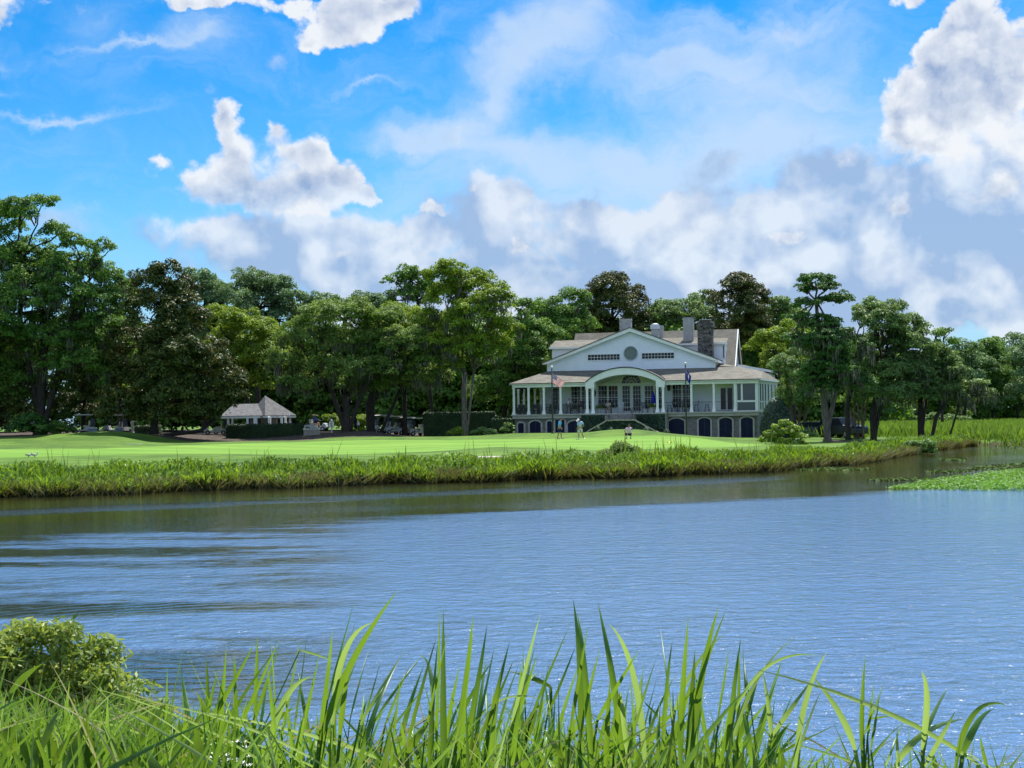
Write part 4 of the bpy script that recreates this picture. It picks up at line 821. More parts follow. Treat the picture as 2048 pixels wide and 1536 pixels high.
# basement, deck and main walls
m = MB()
m.box(uL + .05, uR - .05, .25, 12, gzz, zf - .42); m.box(uL + .05, uR - .05, 12, 19, gzz, zf - .42)
bs_ = m.build('basement_wall', STN, house)
m = MB(); m.box(uL - .25, uR + .12, -.25, 9, zf - .12, zf); m.box(uL - .12, uR, -.10, 8.9, zf - .42, zf - .12)
m.build('porch_floor', CRM, house)
uw0, uw1 = hp(1122, 800, VW)[0], hp(1429, 800, VW)[0]
m = MB(); m.box(uw0, hp(1404, 800, VW)[0], VW, VW + 10, zf, ze + .5); m.build('main_wall', SID, house)
# gable wall with lapped boards
gl, zgl = hp(1095, 729, VW); gr = hp(1429, 722, VW)[0]; zg0 = hp(1262, 738, VW)[1] - .35
pk, zpk = hp(1259.5, 657, VW - .5); tipL, ztL = hp(1085, 727.5, VW - .5); tipR, ztR = hp(1437, 720, VW - .5)
def rake_z(u_): return zpk + (ztL - zpk) * (pk - u_) / (pk - tipL) if u_ < pk else zpk + (ztR - zpk) * (u_ - pk) / (tipR - pk)
m = MB(); hlap = .16
nz = int((zpk - zg0) / hlap)
for i in range(nz):
    z0, z1 = zg0 + i * hlap, zg0 + (i + 1) * hlap
    def ext(z):
        a = gl if z < rake_z(gl) else pk - (pk - tipL) * (zpk - z) / (zpk - ztL); b = gr if z < rake_z(gr) else pk + (tipR - pk) * (zpk - z) / (zpk - ztR)
        return max(a, gl), min(b, gr)
    (a0, b0_), (a1, b1) = ext(z0 + .12), ext(z1 + .12)
    if b0_ - a0 < .1: break
    m.add([(a0, VW - .045, z0), (b0_, VW - .045, z0), (b1, VW - .005, z1), (a1, VW - .005, z1), (a0, VW - .005, z0), (b0_, VW - .005, z0)], [(0, 1, 2, 3), (4, 5, 1, 0)])
m.prism([(gl, zg0), (gr, zg0), (gr, rake_z(gr) - .1), (pk, zpk - .15), (gl, rake_z(gl) - .1)], VW, VW + 9.5)
m.build('gable_wall', SID, house)
# gable roof: two thick sheets and the white rake boards
m = MB()
for (tu, tz) in ((tipL, ztL), (tipR, ztR)):
    m.slab([(pk, VW - .55, zpk + .16), (tu, VW - .55, tz + .12), (tu, VW + 10, tz + .12), (pk, VW + 10, zpk + .16)][::1 if tu < pk else -1], .10)
m.build('gable_roof', SHG, house)
m = MB()
for (tu, tz) in ((tipL, ztL), (tipR, ztR)):
    m.prism([(pk, zpk + .05), (tu, tz + .02), (tu - .0, tz - .10), (pk + (tu - pk) * .94, tz + (zpk - tz) * .06 - .24), (pk, zpk - .30)], VW - .5, VW - .44)
    m.slab([(pk, VW - .44, zpk + .04), (tu, VW - .44, tz + .01), (tu, VW + .02, tz + .01), (pk, VW + .02, zpk + .04)], .06)
m.box(gl - .04, gl + .10, VW - .07, VW + .1, zg0, rake_z(gl) - .15); m.box(gr - .10, gr + .04, VW - .07, VW + .1, zg0, rake_z(gr) - .15)
m.box(tipR - .35, tipR, VW - .44, VW + 9.9, ztR - .22, ztR - .02)
m.build('rake_board', TRM, house)
# porch roof round the front and both ends
zt = hp(1262, 738, VW)[1]; fL, fR = uL - .35, hp(1521, 760, -.4)[0]
m = MB(); ev = ze + .06
tl, tr_ = hp(1120, 742, VW)[0], hp(1432, 738, VW)[0]
aLq, aRq = hp(1171, 768, -1.1)[0], hp(1327.5, 766, -1.1)[0]
m.slab([(fL, -.45, ev), (aLq, -.45, ev), (aLq, VW + .2, zt), (tl - 1.2, VW + .2, zt)], .1); m.slab([(aRq, -.45, ev), (fR, -.45, ev), (fR - 2.6, VW + .2, zt), (aRq, VW + .2, zt)], .1)
PR = m
zb_ = hp(1552, 742, 6)[1]; ub_ = hp(1556, 760, 9)[0]
m.slab([(fL, -.45, ev), (tl - 1.2, VW + .2, zt), (tl - 1.2, 9, zt), (fL, 13, ev)], .1)
m.slab([(fR, -.45, ev), (ub_, 11, ev), (ub_ - 1.3, 6.2, zb_), (fR - 2.6, VW + .2, zt)], .1)
m.slab([(fR - 2.6, VW + .2, zt), (ub_ - 1.3, 6.2, zb_), (fR - 4.5, 8.5, zt + .5), (fR - 5, 6, zt + .2)], .1)
for x0_, x1_, y0_, y1_ in ((fL, aLq, uL - .08, aLq), (aRq, fR, aRq, uR + .08)):
    m = MB(); m.box(x0_, x1_, -.42, -.30, ze - .10, ze + .04); m.box(y0_, y1_, -.22, .22, zc, ze - .08)
    if x0_ == fL: m.build('entablature', TRM, house)

m.bar((fR - .05, -.36, ze - .03), (ub_ - .02, 11, ze - .03), .12, .16)
m.build('entablature', TRM, house)
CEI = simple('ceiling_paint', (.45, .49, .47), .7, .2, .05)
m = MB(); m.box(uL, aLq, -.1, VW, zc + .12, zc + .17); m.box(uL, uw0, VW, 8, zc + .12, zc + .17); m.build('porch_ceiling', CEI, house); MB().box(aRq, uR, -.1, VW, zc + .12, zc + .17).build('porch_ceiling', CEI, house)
# portico: barrel arch on paired columns
pf = -1.1
aL, aR = hp(1171, 768, pf)[0], hp(1327.5, 766, pf)[0]; zs_ = hp(1250, 763, pf)[1]; za = hp(1250, 735.5, pf)[1]; ac = (aL + aR) / 2
iL, iR = hp(1188, 766, pf)[0], hp(1312, 766, pf)[0]; zi = hp(1250, 749, pf)[1]; zb0 = hp(1250, 774, pf)[1]
def arcpts(x0, x1, z0, zt_, n=28):
    hw_ = (x1 - x0) / 2; h_ = zt_ - z0; Rr = (hw_ ** 2 + h_ ** 2) / (2 * h_); zc_ = zt_ - Rr; th = math.asin(min(1, hw_ / Rr))
    return [((x0 + x1) / 2 + Rr * math.sin(-th + 2 * th * i / n), zc_ + Rr * math.cos(-th + 2 * th * i / n)) for i in range(n + 1)]
out_, inn = arcpts(aL, aR, zs_ - .02, za), arcpts(iL, iR, zs_ - .02, zi)
m = MB()
for i in range(28):
    m.prism([inn[i], out_[i], out_[i + 1], inn[i + 1]][::-1], pf, pf + .25)
for (x0, x1) in ((aL - .02, iL + .02), (iR - .02, aR + .02)):
    m.box(x0, x1, pf - .03, .24, zb0, zs_); m.box(x0, x1, pf - .03, .24, zb0 - .08, zb0)
m.build('arch_fascia', TRM, house)
m = MB()
for i in range(28):
    (x0, z0), (x1, z1) = out_[i], out_[i + 1]
    m.slab([(x0, pf - .12, z0 + .10), (x1, pf - .12, z1 + .10), (x1, VW, z1 + .10), (x0, VW, z0 + .10)], .07)
m.build('arch_roof', DRK, house)
for i in range(28):
    (x0, z0), (x1, z1) = out_[i], out_[i + 1]; zz = max(z0, z1) + .1
    if zz < zt - .05:
        vq = -.45 + (zz - ev) / (zt - ev) * (VW + .65); PR.slab([(x0, vq, zz), (x1, vq, zz), (x1, VW + .2, zt), (x0, VW + .2, zt)], .1)
PR.build('porch_roof', SHG, house)
m = MB()
for i in range(28):
    (x0, z0), (x1, z1) = inn[i], inn[i + 1]
    m.add([(x0, pf + .25, z0), (x1, pf + .25, z1), (x1, VW - .01, z1), (x0, VW - .01, z0)], [(0, 1, 2, 3)])
m.prism([inn[0], inn[-1]] + [inn[i] for i in range(27, 0, -1)], VW - .05, VW + .1)
m.build('vaulted_ceiling', simple('vault_paint', (.66, .68, .63), .7, .2, .04), house)
m = MB(); m.box(aL - .3, aR + .3, pf - .3, .02, zf - .117, zf + .004); m.box(aL - .2, aR + .2, pf - .2, .2, gzz, zf - .117); m.build('portico_floor', CRM, house)
# columns: square tapered shafts on spreading plinths
def column(u_, v_, z0, z1, w=.20):
    m = MB(); h = z1 - z0
    prof = [(w * .95, 0), (w * .95, .10), (w * .80, .12), (w * .56, .45), (w * .50, h - .22), (w * .62, h - .16), (w * .62, h)]
    vs = []
    for r, z in prof: vs += [(u_ - r, v_ - r, z0 + z), (u_ + r, v_ - r, z0 + z), (u_ + r, v_ + r, z0 + z), (u_ - r, v_ + r, z0 + z)]
    fs = [(i * 4 + k, i * 4 + (k + 1) % 4, i * 4 + 4 + (k + 1) % 4, i * 4 + 4 + k) for i in range(len(prof) - 1) for k in range(4)] + [(3, 2, 1, 0), (24, 25, 26, 27)]
    m.add(vs, fs); return m.build('column', TRM, house)
for px in (1028, 1057.5, 1088, 1121.5, 1383, 1427.8, 1470): column(hp(px, 800, 0)[0], 0, zf, zc)
for px in (1174, 1185.5, 1314.5, 1326): column(hp(px, 800, pf)[0], pf + .17, zf, zb0 - .07, .22)
for px in (1037, 1048, 1070, 1082): column(hp(px, 800, 7.5)[0], 7.5, zf, zc, .2)
# windows
def window(x0, x1, y0, y1, v, nx_, ny_, name='window', mid=None, cas=.09, gm=None):
    a, b, z0, z1 = rect(x0, x1, y0, y1, v); m = MB(); f = .05
    m.box(a - cas, a, v - .07, v + .02, z0 - cas, z1 + cas); m.box(b, b + cas, v - .07, v + .02, z0 - cas, z1 + cas)
    m.box(a, b, v - .067, v + .02, z1, z1 + cas); m.box(a, b, v - .075, v + .02, z0 - cas, z0)
    t = .014
    for i in range(1, nx_): x = a + (b - a) * i / nx_; m.box(x - t, x + t, v - .045, v - .015, z0, z1)
    for j in range(1, ny_): z = z0 + (z1 - z0) * j / ny_; m.box(a, b, v - .047, v - .015, z - t, z + t)
    if mid: z = z0 + (z1 - z0) * mid; m.box(a, b, v - .055, v - .012, z - .035, z + .035)
    o = m.build(name, TRM, house)
    MB().box(a, b, v - .03, v + .01, z0, z1).build('pane', gm or GLS, o); return o
wy0, wy1 = 772, 817
for (a, b) in ((1197, 1214), (1218, 1235.5), (1290, 1307), (1310.5, 1327.5)): window(a, b, wy0, wy1, VW, 3, 5, mid=.5)
for (a, b) in ((1143, 1160.5), (1164, 1181), (1345.5, 1362.5), (1366, 1383)): window(a, b, wy0 + (1.5 if a < 1200 else -2), wy1 + (1.5 if a < 1200 else -2), VW, 3, 5, mid=.5)
for (a, b) in ((1245.5, 1260), (1266.5, 1281.5)): window(a, b, 772, 822, VW, 3, 6, 'french_door')
window(1105, 1116, 777, 818, 8.0, 2, 5)
m = MB(); m.box(hp(1088, 800, 8)[0], uw0 + .02, 8.04, 8.3, zf, ze); m.build('side_wall', SID, house)
# fanlight
fa, fz = hp(1262.8, 766.5, VW); fr = (hp(1282, 766, VW)[0] - hp(1243.5, 766, VW)[0]) / 2
def halfring(m, r0, r1, v0, v1, c, n=20, full=False):
    T = 2 * math.pi if full else math.pi
    for i in range(n):
        a, b = T * i / n, T * (i + 1) / n
        m.prism([(c[0] + r0 * math.cos(a), c[1] + r0 * math.sin(a)), (c[0] + r0 * math.cos(b), c[1] + r0 * math.sin(b)), (c[0] + r1 * math.cos(b), c[1] + r1 * math.sin(b)), (c[0] + r1 * math.cos(a), c[1] + r1 * math.sin(a))][::1], v0, v1)
m = MB(); halfring(m, fr, fr + .1, VW - .13, VW - .05, (fa, fz)); halfring(m, fr * .55, fr * .55 + .035, VW - .11, VW - .07, (fa, fz)); halfring(m, fr * .2, fr * .2 + .035, VW - .11, VW - .07, (fa, fz), 10)
for k in range(1, 8): a = math.pi * k / 8; m.bar((fa + fr * .22 * math.cos(a), VW - .09, fz + fr * .22 * math.sin(a)), (fa + fr * math.cos(a), VW - .09, fz + fr * math.sin(a)), .03)
m.box(fa - fr - .12, fa + fr + .12, VW - .13, VW - .05, fz - .12, fz)
fo = m.build('fanlight', TRM, house); m = MB(); m.prism([(fa + fr * math.cos(math.pi * k / 20), fz + fr * math.sin(math.pi * k / 20)) for k in range(21)][::-1], VW - .08, VW - .052); m.build('pane', GLS, fo)
# gable openings
window(1176, 1239.5, 709, 720, VW - .03, 10, 2, 'strip_window', cas=.07); window(1284, 1348, 706, 717, VW - .03, 10, 2, 'strip_window', cas=.07)
ra, rz_ = hp(1261.5, 706.5, VW); rr = 12.6 * (150 + VW) / F
m = MB(); halfring(m, rr, rr + .09, VW - .12, VW, (ra, rz_), 32, True)
for q in (.2, .45, .72): halfring(m, rr * q - .014, rr * q + .014, VW - .09, VW - .05, (ra, rz_), 24, True)
for k in range(8): a = math.pi * k / 4; m.bar((ra + .2 * rr * math.cos(a), VW - .07, rz_ + .2 * rr * math.sin(a)), (ra + rr * math.cos(a), VW - .07, rz_ + rr * math.sin(a)), .026)
ro = m.build('round_window', GRYW, house); m = MB(); m.prism([(ra + rr * math.cos(math.pi * k / 16), rz_ + rr * math.sin(math.pi * k / 16)) for k in range(32)][::-1], VW - .06, VW - .035); m.build('pane', BLIND, ro)
# right bay: recessed sliding door and glazed sunroom
m = MB(); q0 = hp(1404, 800, VW)[0]; q1 = hp(1428, 800, 2.4)[0]; q2 = hp(1471, 800, 2.4)[0]
m.box(q0, q1 + .15, 3.6, 3.9, zf, ze); m.box(q1, q2 + .2, 2.42, 2.7, zf, ze); m.build('bay_wall', SID, house)
window(1441.5, 1452, 776, 819, 2.4, 1, 1, 'sliding_door', cas=.08); window(1455, 1465, 776, 819, 2.4, 1, 1, 'sliding_door', cas=.08)
s0, s1 = hp(1471, 800, .05)[0], uR - .12
zq = lambda y: hp(1492, y, 0)[1]
m = MB(); m.box(s0, s1, .06, .2, zf, zq(820.8)); m.box(s0, hp(1474.5, 800, 0)[0], .02, .2, zf, zc); m.box(hp(1482, 800, 0)[0], hp(1485.5, 800, 0)[0], .02, .2, zq(800.5), zc); m.box(hp(1510.5, 800, 0)[0], uR, .0, .2, zf, zc)
m.box(s0, s1, .04, .18, zq(804), zq(800.5)); m.box(s0, s1, .04, .2, zq(767), zc); m.build('sunroom_frame', TRM, house)
for (a, b, c_, d_) in ((1474.5, 1482, 767, 800.5), (1485.5, 1510.5, 767, 800.5), (1474.5, 1510.5, 804, 820.8)):
    u0, u1, z0, z1 = rect(a, b, c_, d_, .1); MB().box(u0, u1, .1, .12, z0, z1).build('sunroom_pane', mat('green_glass', lambda n: pbr(n, n.mix(n.noise(obc(n), .7, 3, .5), (.006, .022, .024), (.02, .06, .055)), .05, .6)), house)
m = MB(); e0 = Vector((uR, .0, 0)); e1 = Vector((ub_ - .15, 10.5, 0))
def wallseg(m, t0, t1, z0, z1, th=.06, off=0):
    a, b = e0.lerp(e1, t0), e0.lerp(e1, t1); n_ = Vector(((e1 - e0).y, -(e1 - e0).x, 0)).normalized()
    p = [a + n_ * off, b + n_ * off, b - n_ * th, a - n_ * th]
    m.add([(q.x, q.y, z0) for q in p] + [(q.x, q.y, z1) for q in p], [(3, 2, 1, 0), (4, 5, 6, 7), (0, 1, 5, 4), (1, 2, 6, 5), (2, 3, 7, 6), (3, 0, 4, 7)])
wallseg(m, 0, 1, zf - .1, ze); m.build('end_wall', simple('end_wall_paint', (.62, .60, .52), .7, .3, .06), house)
for t in (.06, .17, .30, .45, .62, .80):
    m = MB(); wallseg(m, t, t + .012, zf, zc, off=.06); wallseg(m, t + .085, t + .097, zf, zc, off=.06); wallseg(m, t + .012, t + .085, zf + .9, zf + .98, off=.05); o = m.build('side_window', TRM, house)
    m = MB(); wallseg(m, t + .012, t + .085, zf + .15, zc - .05, off=.02); m.build('pane', GLS, o)
m = MB(); wallseg(m, 0, 1, gzz, zf - .12, off=-.1); m.build('basement_end', STN, house)
# rails between the columns
def railing(x0, x1, v, name='railing'):
    a, b = hp(x0, 800, v)[0], hp(x1, 800, v)[0]; m = MB(); m.bar((a, v, zf + .98), (b, v, zf + .98), .05, .04); m.bar((a, v, zf + .1), (b, v, zf + .1), .04, .03)
    k = max(2, int((b - a) / .11))
    for i in range(1, k): x = a + (b - a) * i / k; m.bar((x, v, zf + .1), (x, v, zf + .98), .045 if x0 < 1172 else .014)
    return m.build(name, BLK, house)
for a, b in ((1030, 1055.5), (1060, 1086), (1090, 1119.5), (1124, 1171), (1330, 1381), (1385, 1426), (1430, 1468)): railing(a, b, 0)
# lanterns
for (px, py, v) in ((1189, 787, .4), (1337, 776, VW - .25), (1044, 783, 3.0)):
    u_, z_ = hp(px, py, v); m = MB(); m.lathe([(.05, -.32), (.12, -.25), (.17, .12), (.20, .16), (.06, .30), (.02, .36)], (u_, v, z_), 6); m.bar((u_, v, z_ + .34), (u_, v + .25, z_ + .3), .03); m.build('wall_lantern', BLK, house)
# basement openings
zb = lambda y, x=1400: hp(x, y, .2)[1]
def archdoor(x0, x1, ytop, rise, double=True):
    a, b, z0, z1 = rect(x0, x1, ytop, 884, .2); z0 = gzz + .3; pts = arcpts(a, b, z1 - rise, z1, 12)
    m = MB(); m.prism([(a, z0)] + pts + [(b, z0)], .17, .24)
    o_ = m.build('basement_door', NAV, house)
    m = MB(); w_ = .16; po = arcpts(a - w_, b + w_, z1 - rise, z1 + w_, 12)
    for i in range(12): m.prism([pts[i], po[i], po[i + 1], pts[i + 1]][::-1], .12, .26)
    m.box(a - w_, a, .12, .26, z0, z1 - rise); m.box(b, b + w_, .12, .26, z0, z1 - rise)
    m.build('door_surround', CRM, o_)
    if double: MB().box((a + b) / 2 - .02, (a + b) / 2 + .02, .155, .17, z0, z1 - .02).build('meeting_stile', BLK, o_)
for a in ((1036.6, 1048, 846, .05, 0), (1060, 1082, 842, .25, 1), (1094.5, 1105, 842, .15, 0), (1111, 1129.5, 839, .05, 0), (1136, 1165, 841.5, .3, 1), (1337.5, 1369, 837, .28, 0), (1397.5, 1421, 836, .2, 1), (1438.6, 1464.5, 835.5, .2, 1), (1482, 1506, 834.5, .2, 1)): archdoor(*a)
# ivy banks, steps and coping
IVm = leafmat('ivy_leaves', [(.010, .035, .018), (.022, .065, .030), (.05, .12, .05)], .35, .5, .1)
def ivy(name, poly, v0, v1):
    """ivy covered wall: thick core with a coat of leaves"""
    us = [p[0] for p in poly]; zs = [p[1] for p in poly]; o = MB().prism(poly[::-1], v0, v1).build(name, simple('ivy_core', (.012, .03, .018), .9), house)
    ar = (max(us) - min(us)) * (max(zs) - min(zs)); n = int(ar * 320); u_ = rng.uniform(min(us), max(us), n); z_ = rng.uniform(min(zs), max(zs), n); k = inpoly(poly, u_, z_); u_, z_ = u_[k], z_[k]; n = len(u_)
    np_obj('ivy_leaves', leaf_quads(np.stack([u_, np.full(n, v0) - rng.uniform(0, .14, n), z_], 1), np.tile([0, -1, .6], (n, 1)), .13, .8, .5), qidx(n), IVm, o); return o
fv = -3.6
A_, B2, C2, D_ = hp(1172, 866, fv), hp(1214.5, 842, fv), hp(1269, 841, fv), hp(1328, 872, fv)
ivy('ivy_stair_bank', [(A_[0], gzz), A_, B2, C2, D_, (D_[0], gzz)], fv, -1.4)
ivy('ivy_porch_bank', [(hp(1166, 850, -.35)[0], gzz), (hp(1166, 850, -.35)[0], zf - .16), (hp(1220, 850, -.35)[0], zf - .16), (hp(1220, 850, -.35)[0], gzz)], -1.36, -.3)
ivy('ivy_porch_bank', [(hp(1271, 850, -.35)[0], gzz), (hp(1271, 850, -.35)[0], zf - .16), (hp(1333, 850, -.35)[0], zf - .16), (hp(1333, 850, -.35)[0], gzz)], -1.36, -.3)
m = MB(); rp = random.Random(3)
def coping(p, q):
    n = max(2, int(math.dist(p, q) / .28))
    for i in range(n):
        a = (p[0] + (q[0] - p[0]) * i / n, p[1] + (q[1] - p[1]) * i / n); b = (p[0] + (q[0] - p[0]) * (i + .93) / n, p[1] + (q[1] - p[1]) * (i + .93) / n); k = rp.uniform(-.02, .02)
        m.bar((a[0], fv - .08 + k, a[1] + .06 + k), (b[0], fv - .08 + k, b[1] + .06 + k), .34, .13)
coping(A_, B2); coping(B2, C2); coping(C2, D_)
m.build('stone_coping', simple('coping_stone', (.40, .37, .28), .9, .2, .35, 6), house)
s_a, s_b = hp(1221, 830, -1.3)[0], hp(1269, 830, -1.3)[0]; nst = 5; z_l = B2[1]
m = MB()
for i in range(nst):
    z1 = zf - (i + 1) * (zf - z_l) / (nst + 1); m.box(s_a, s_b, -1.41 - (i + 1) * .32, -1.40 - i * .32, z_l - .6, z1); 
m.box(s_a - .28, s_a, -3.1, -1.4, z_l - .5, zf - .2); m.box(s_b, s_b + .2, -3.1, -1.4, z_l - .5, zf - .2)
m.box(s_a - .3, s_b + .3, -3.58, -1.45, z_l - .6, z_l - .02); m.build('steps', simple('step_stone', (.23, .22, .20), .85, .2, .25, 5), house)
m = MB(); m.bar((s_b + .1, -3.4, z_l), (s_b + .1, -3.4, z_l + 1.1), .05); m.bar((s_b + .1, -1.3, zf), (s_b + .1, -1.3, zf + 1.0), .05); m.bar((s_b + .1, -3.4, z_l + 1.08), (s_b + .1, -1.3, zf + .98), .05); m.build('handrail', BLK, house)
# rear block, dormers, chimneys
VR = 13.0
r0, zr = hp(1151, 667, VR); r1 = hp(1476, 661, VR)[0]; zeb = hp(1466, 735, VR - 4.6)[1]
m = MB()
m.slab([(r0, VR, zr), (r0, VR - 4.6, zeb), (r1 + .05, VR - 4.6, zeb), (r1 + .05, VR, zr)], .12); m.slab([(r0, VR, zr), (r1 + .05, VR, zr), (r1 + .05, VR + 4.6, zeb), (r0, VR + 4.6, zeb)], .12)
m.build('rear_roof', SHG, house)
m = MB(); m.prism([(0, 0)] * 0 + [(r0 + .3, zf), (r1 - .25, zf), (r1 - .25, zeb), (r0 + .3, zeb)], VR - 4.3, VR + 4.3)
for uu in (r0 + .3, r1 - .35): m.add([(uu, VR - 4.3, zeb), (uu, VR + 4.3, zeb), (uu, VR, zr - .15), (uu + .1, VR - 4.3, zeb), (uu + .1, VR + 4.3, zeb), (uu + .1, VR, zr - .15)], [(0, 1, 2), (5, 4, 3), (0, 2, 5, 3), (1, 4, 5, 2)])
m.build('rear_wall', SID, house)
m = MB(); 
for s_ in (-1, 1): m.bar((r1 + .02, VR + s_ * 4.65, zeb - .12), (r1 + .02, VR, zr - .12), .1, .26)
m.bar((r1, VR - 4.6, zeb - .1), (r1, VR + 4.6, zeb - .1), .1, .2); m.build('gable_trim', TRM, house)
def sheddormer(x0, x1, yr, ye, yb, v0, v1, wall=True):
    a, b, za_, zb__ = hp(x0, ye, v0)[0], hp(x1, ye, v0)[0], hp((x0 + x1) / 2, ye, v0)[1], hp((x0 + x1) / 2, yr, v1)[1]; zl = hp((x0 + x1) / 2, yb, v0)[1]
    m = MB(); m.slab([(a - .25, v0 - .2, za_), (b + .25, v0 - .2, za_), (b + .25, v1, zb__), (a - .25, v1, zb__)], .1); o = m.build('dormer', SHG, house)
    m = MB(); m.box(a, b, v0, v0 + .12, zl, za_ - .1); m.box(a, a + .1, v0 + .12, v1, zl, za_ - .1); m.box(b - .1, b, v0 + .12, v1, zl, za_ - .1); m.add([(a, v0, za_ - .1), (a, v1, za_ - .1), (a, v1, zb__ - .1)], [(0, 1, 2)]); m.add([(b, v0, za_ - .1), (b, v1, za_ - .1), (b, v1, zb__ - .1)], [(0, 1, 2)]); m.build('dormer_wall', SID, o)
    m = MB(); m.box(a - .28, b + .28, v0 - .28, v0 - .2, za_ - .2, za_ - .0); m.build('dormer_fascia', TRM, o)
sheddormer(1104, 1232, 680, 693, 745, 7.2, 10.2); sheddormer(1312, 1394, 675.5, 687.5, 720, 8.9, 11.0)
sheddormer(1424, 1449, 676, 685, 745, 8.4, 10.5)
o = MB().box(hp(1446.5, 700, 8.35)[0], hp(1448.3, 700, 8.35)[0], 8.3, 8.39, hp(1447, 716, 8.3)[1], hp(1447, 691, 8.3)[1]).build('dormer_window', GLS, house)
def chimney(x0, x1, y0, y1, v, mt, cap=None, dep=None, shoulder=False):
    a, b, z0, z1 = rect(x0, x1, y0, y1, v); dp = dep or (b - a) * .8; m = MB()
    if shoulder:
        m.box(a + .1, b - .1, v + .1, v + dp - .1, z0 - 2.5, z1 - .75); prof = [(.10, z1 - .75), (0, z1 - .55), (0, z1 - .12), (.08, z1)]
        for (p0, q0_), (p1, q1_) in zip(prof, prof[1:]):
            m.add([(a + p0, v + p0, q0_), (b - p0, v + p0, q0_), (b - p0, v + dp - p0, q0_), (a + p0, v + dp - p0, q0_), (a + p1, v + p1, q1_), (b - p1, v + p1, q1_), (b - p1, v + dp - p1, q1_), (a + p1, v + dp - p1, q1_)], [(0, 1, 5, 4), (1, 2, 6, 5), (2, 3, 7, 6), (3, 0, 4, 7), (4, 5, 6, 7)])
    else: m.box(a, b, v, v + dp, z0 - 2.5, z1)
    o = m.build('chimney', mt, house)
    if cap: cap(a, b, v, dp, z1, o)
    return o
chimney(1239, 1261.5, 637.5, 668, 9.5, CHG, lambda a, b, v, dp, z, o: MB().box(a - .03, b + .03, v - .03, v + dp + .03, z - .16, z - .04).build('band', CRM, o))
chimney(1303, 1316.5, 656, 672, 9.5, GRYW, lambda a, b, v, dp, z, o: (lambda m: (m.box(a - .12, b + .12, v - .12, v + dp + .1, z - .1, z + .32), m.lathe([(.42, .32), (.40, .42), (.15, .5)], ((a + b) / 2, v + dp / 2, z), 12), m.build('vent_cap', simple('galvanised_metal', (.5, .53, .55), .4, .6, .1, metal=.4), o)))(MB()))
chimney(1317.5, 1326.5, 651, 668, 11.5, CHG)
chimney(1366, 1386.5, 634.5, 673, 9.6, CHG, lambda a, b, v, dp, z, o: MB().box(a - .06, b + .06, v - .06, v + dp + .06, z, z + .09).build('cap', DRK, o))
chimney(1393, 1427, 643, 716, 6.8, RUB, lambda a, b, v, dp, z, o: (MB().box(a + .35, b - .35, v + .3, v + dp - .3, z, z + .16).build('flue_lining', simple('red_clay', (.12, .06, .045), .8), o), MB().box(a + .30, b - .30, v + .2, v + dp - .2, z + .163, z + .25).build('cap_slab', CRM, o)), shoulder=True)
# back wing beyond the right gable
m = MB(); a, z1 = hp(1478, 731, 14); b, z2 = hp(1548, 743, 14); m.slab([(a, 12, z1), (b, 12, z2), (b, 22, z2), (a, 22, z1 + .3)], .22); o = m.build('back_wing_roof', SHG, house)
m = MB(); m.bar((a, 11.95, z1 - .06), (b, 11.95, z2 - .06), .08, .24); m.build('fascia', TRM, o)
m = MB(); m.box(a, b - .3, 12.5, 21, zf, z2 - .2); m.build('back_wing_wall', SID, house)

# ---------------------------------------------------------------- flagpoles
def flagpole(px, ytop, ybase, d, label, fl):
    b = P(px, ybase, d); t = P(px, ytop, d); g = gz1(b.x, d); root = empty('flagpole', (b.x, d, g), label, 'flagpole'); h = t.z - g
    m = MB(); m.tube([(0, 0, -.1), (0, 0, h * .5), (0, 0, h - .12)], [.085, .075, .055], 10); m.lathe([(.16, 0), (.16, .12), (.1, .2)], n=12); m.build('pole', simple('dark_pole', (.045, .05, .06), .4, .5), root, smooth=True)
    m = MB(); m.lathe([(.02, -.14), (.10, -.09), (.14, 0), (.10, .09), (.02, .13)], (0, 0, h), 12); m.build('finial', simple('white_ball', (.75, .77, .8), .3, .5, .03), root, smooth=True)
    fl(root, h); return root
def flagcloth(root, h, matf, L, H, z0, droop, name='flag'):
    nu, nv_ = 26, 18; m = MB()
    for j in range(nv_ + 1):
        for i in range(nu + 1):
            s_, t = i / nu, j / nv_; x = .07 + L * s_ * (.62 - .20 * t); z = z0 - H * t - droop * (s_ ** 1.15) * (1 - .35 * t); y = .10 * math.sin(s_ * 13 + t * 2.5) * s_ ** .6 + .05 * math.sin(s_ * 7 + 2)
            m.v.append((x, y, z))
    for j in range(nv_):
        for i in range(nu): o_ = j * (nu + 1) + i; m.f.append((o_, o_ + nu + 1, o_ + nu + 2, o_ + 1))
    o = m.build(name, matf, root, smooth=True); uvl = o.data.uv_layers.new(name='UVMap')
    for pl in o.data.polygons:
        for li in pl.loop_indices: vi = o.data.loops[li].vertex_index; uvl.data[li].uv = ((vi % (nu + 1)) / nu, 1 - (vi // (nu + 1)) / nv_)
    return o
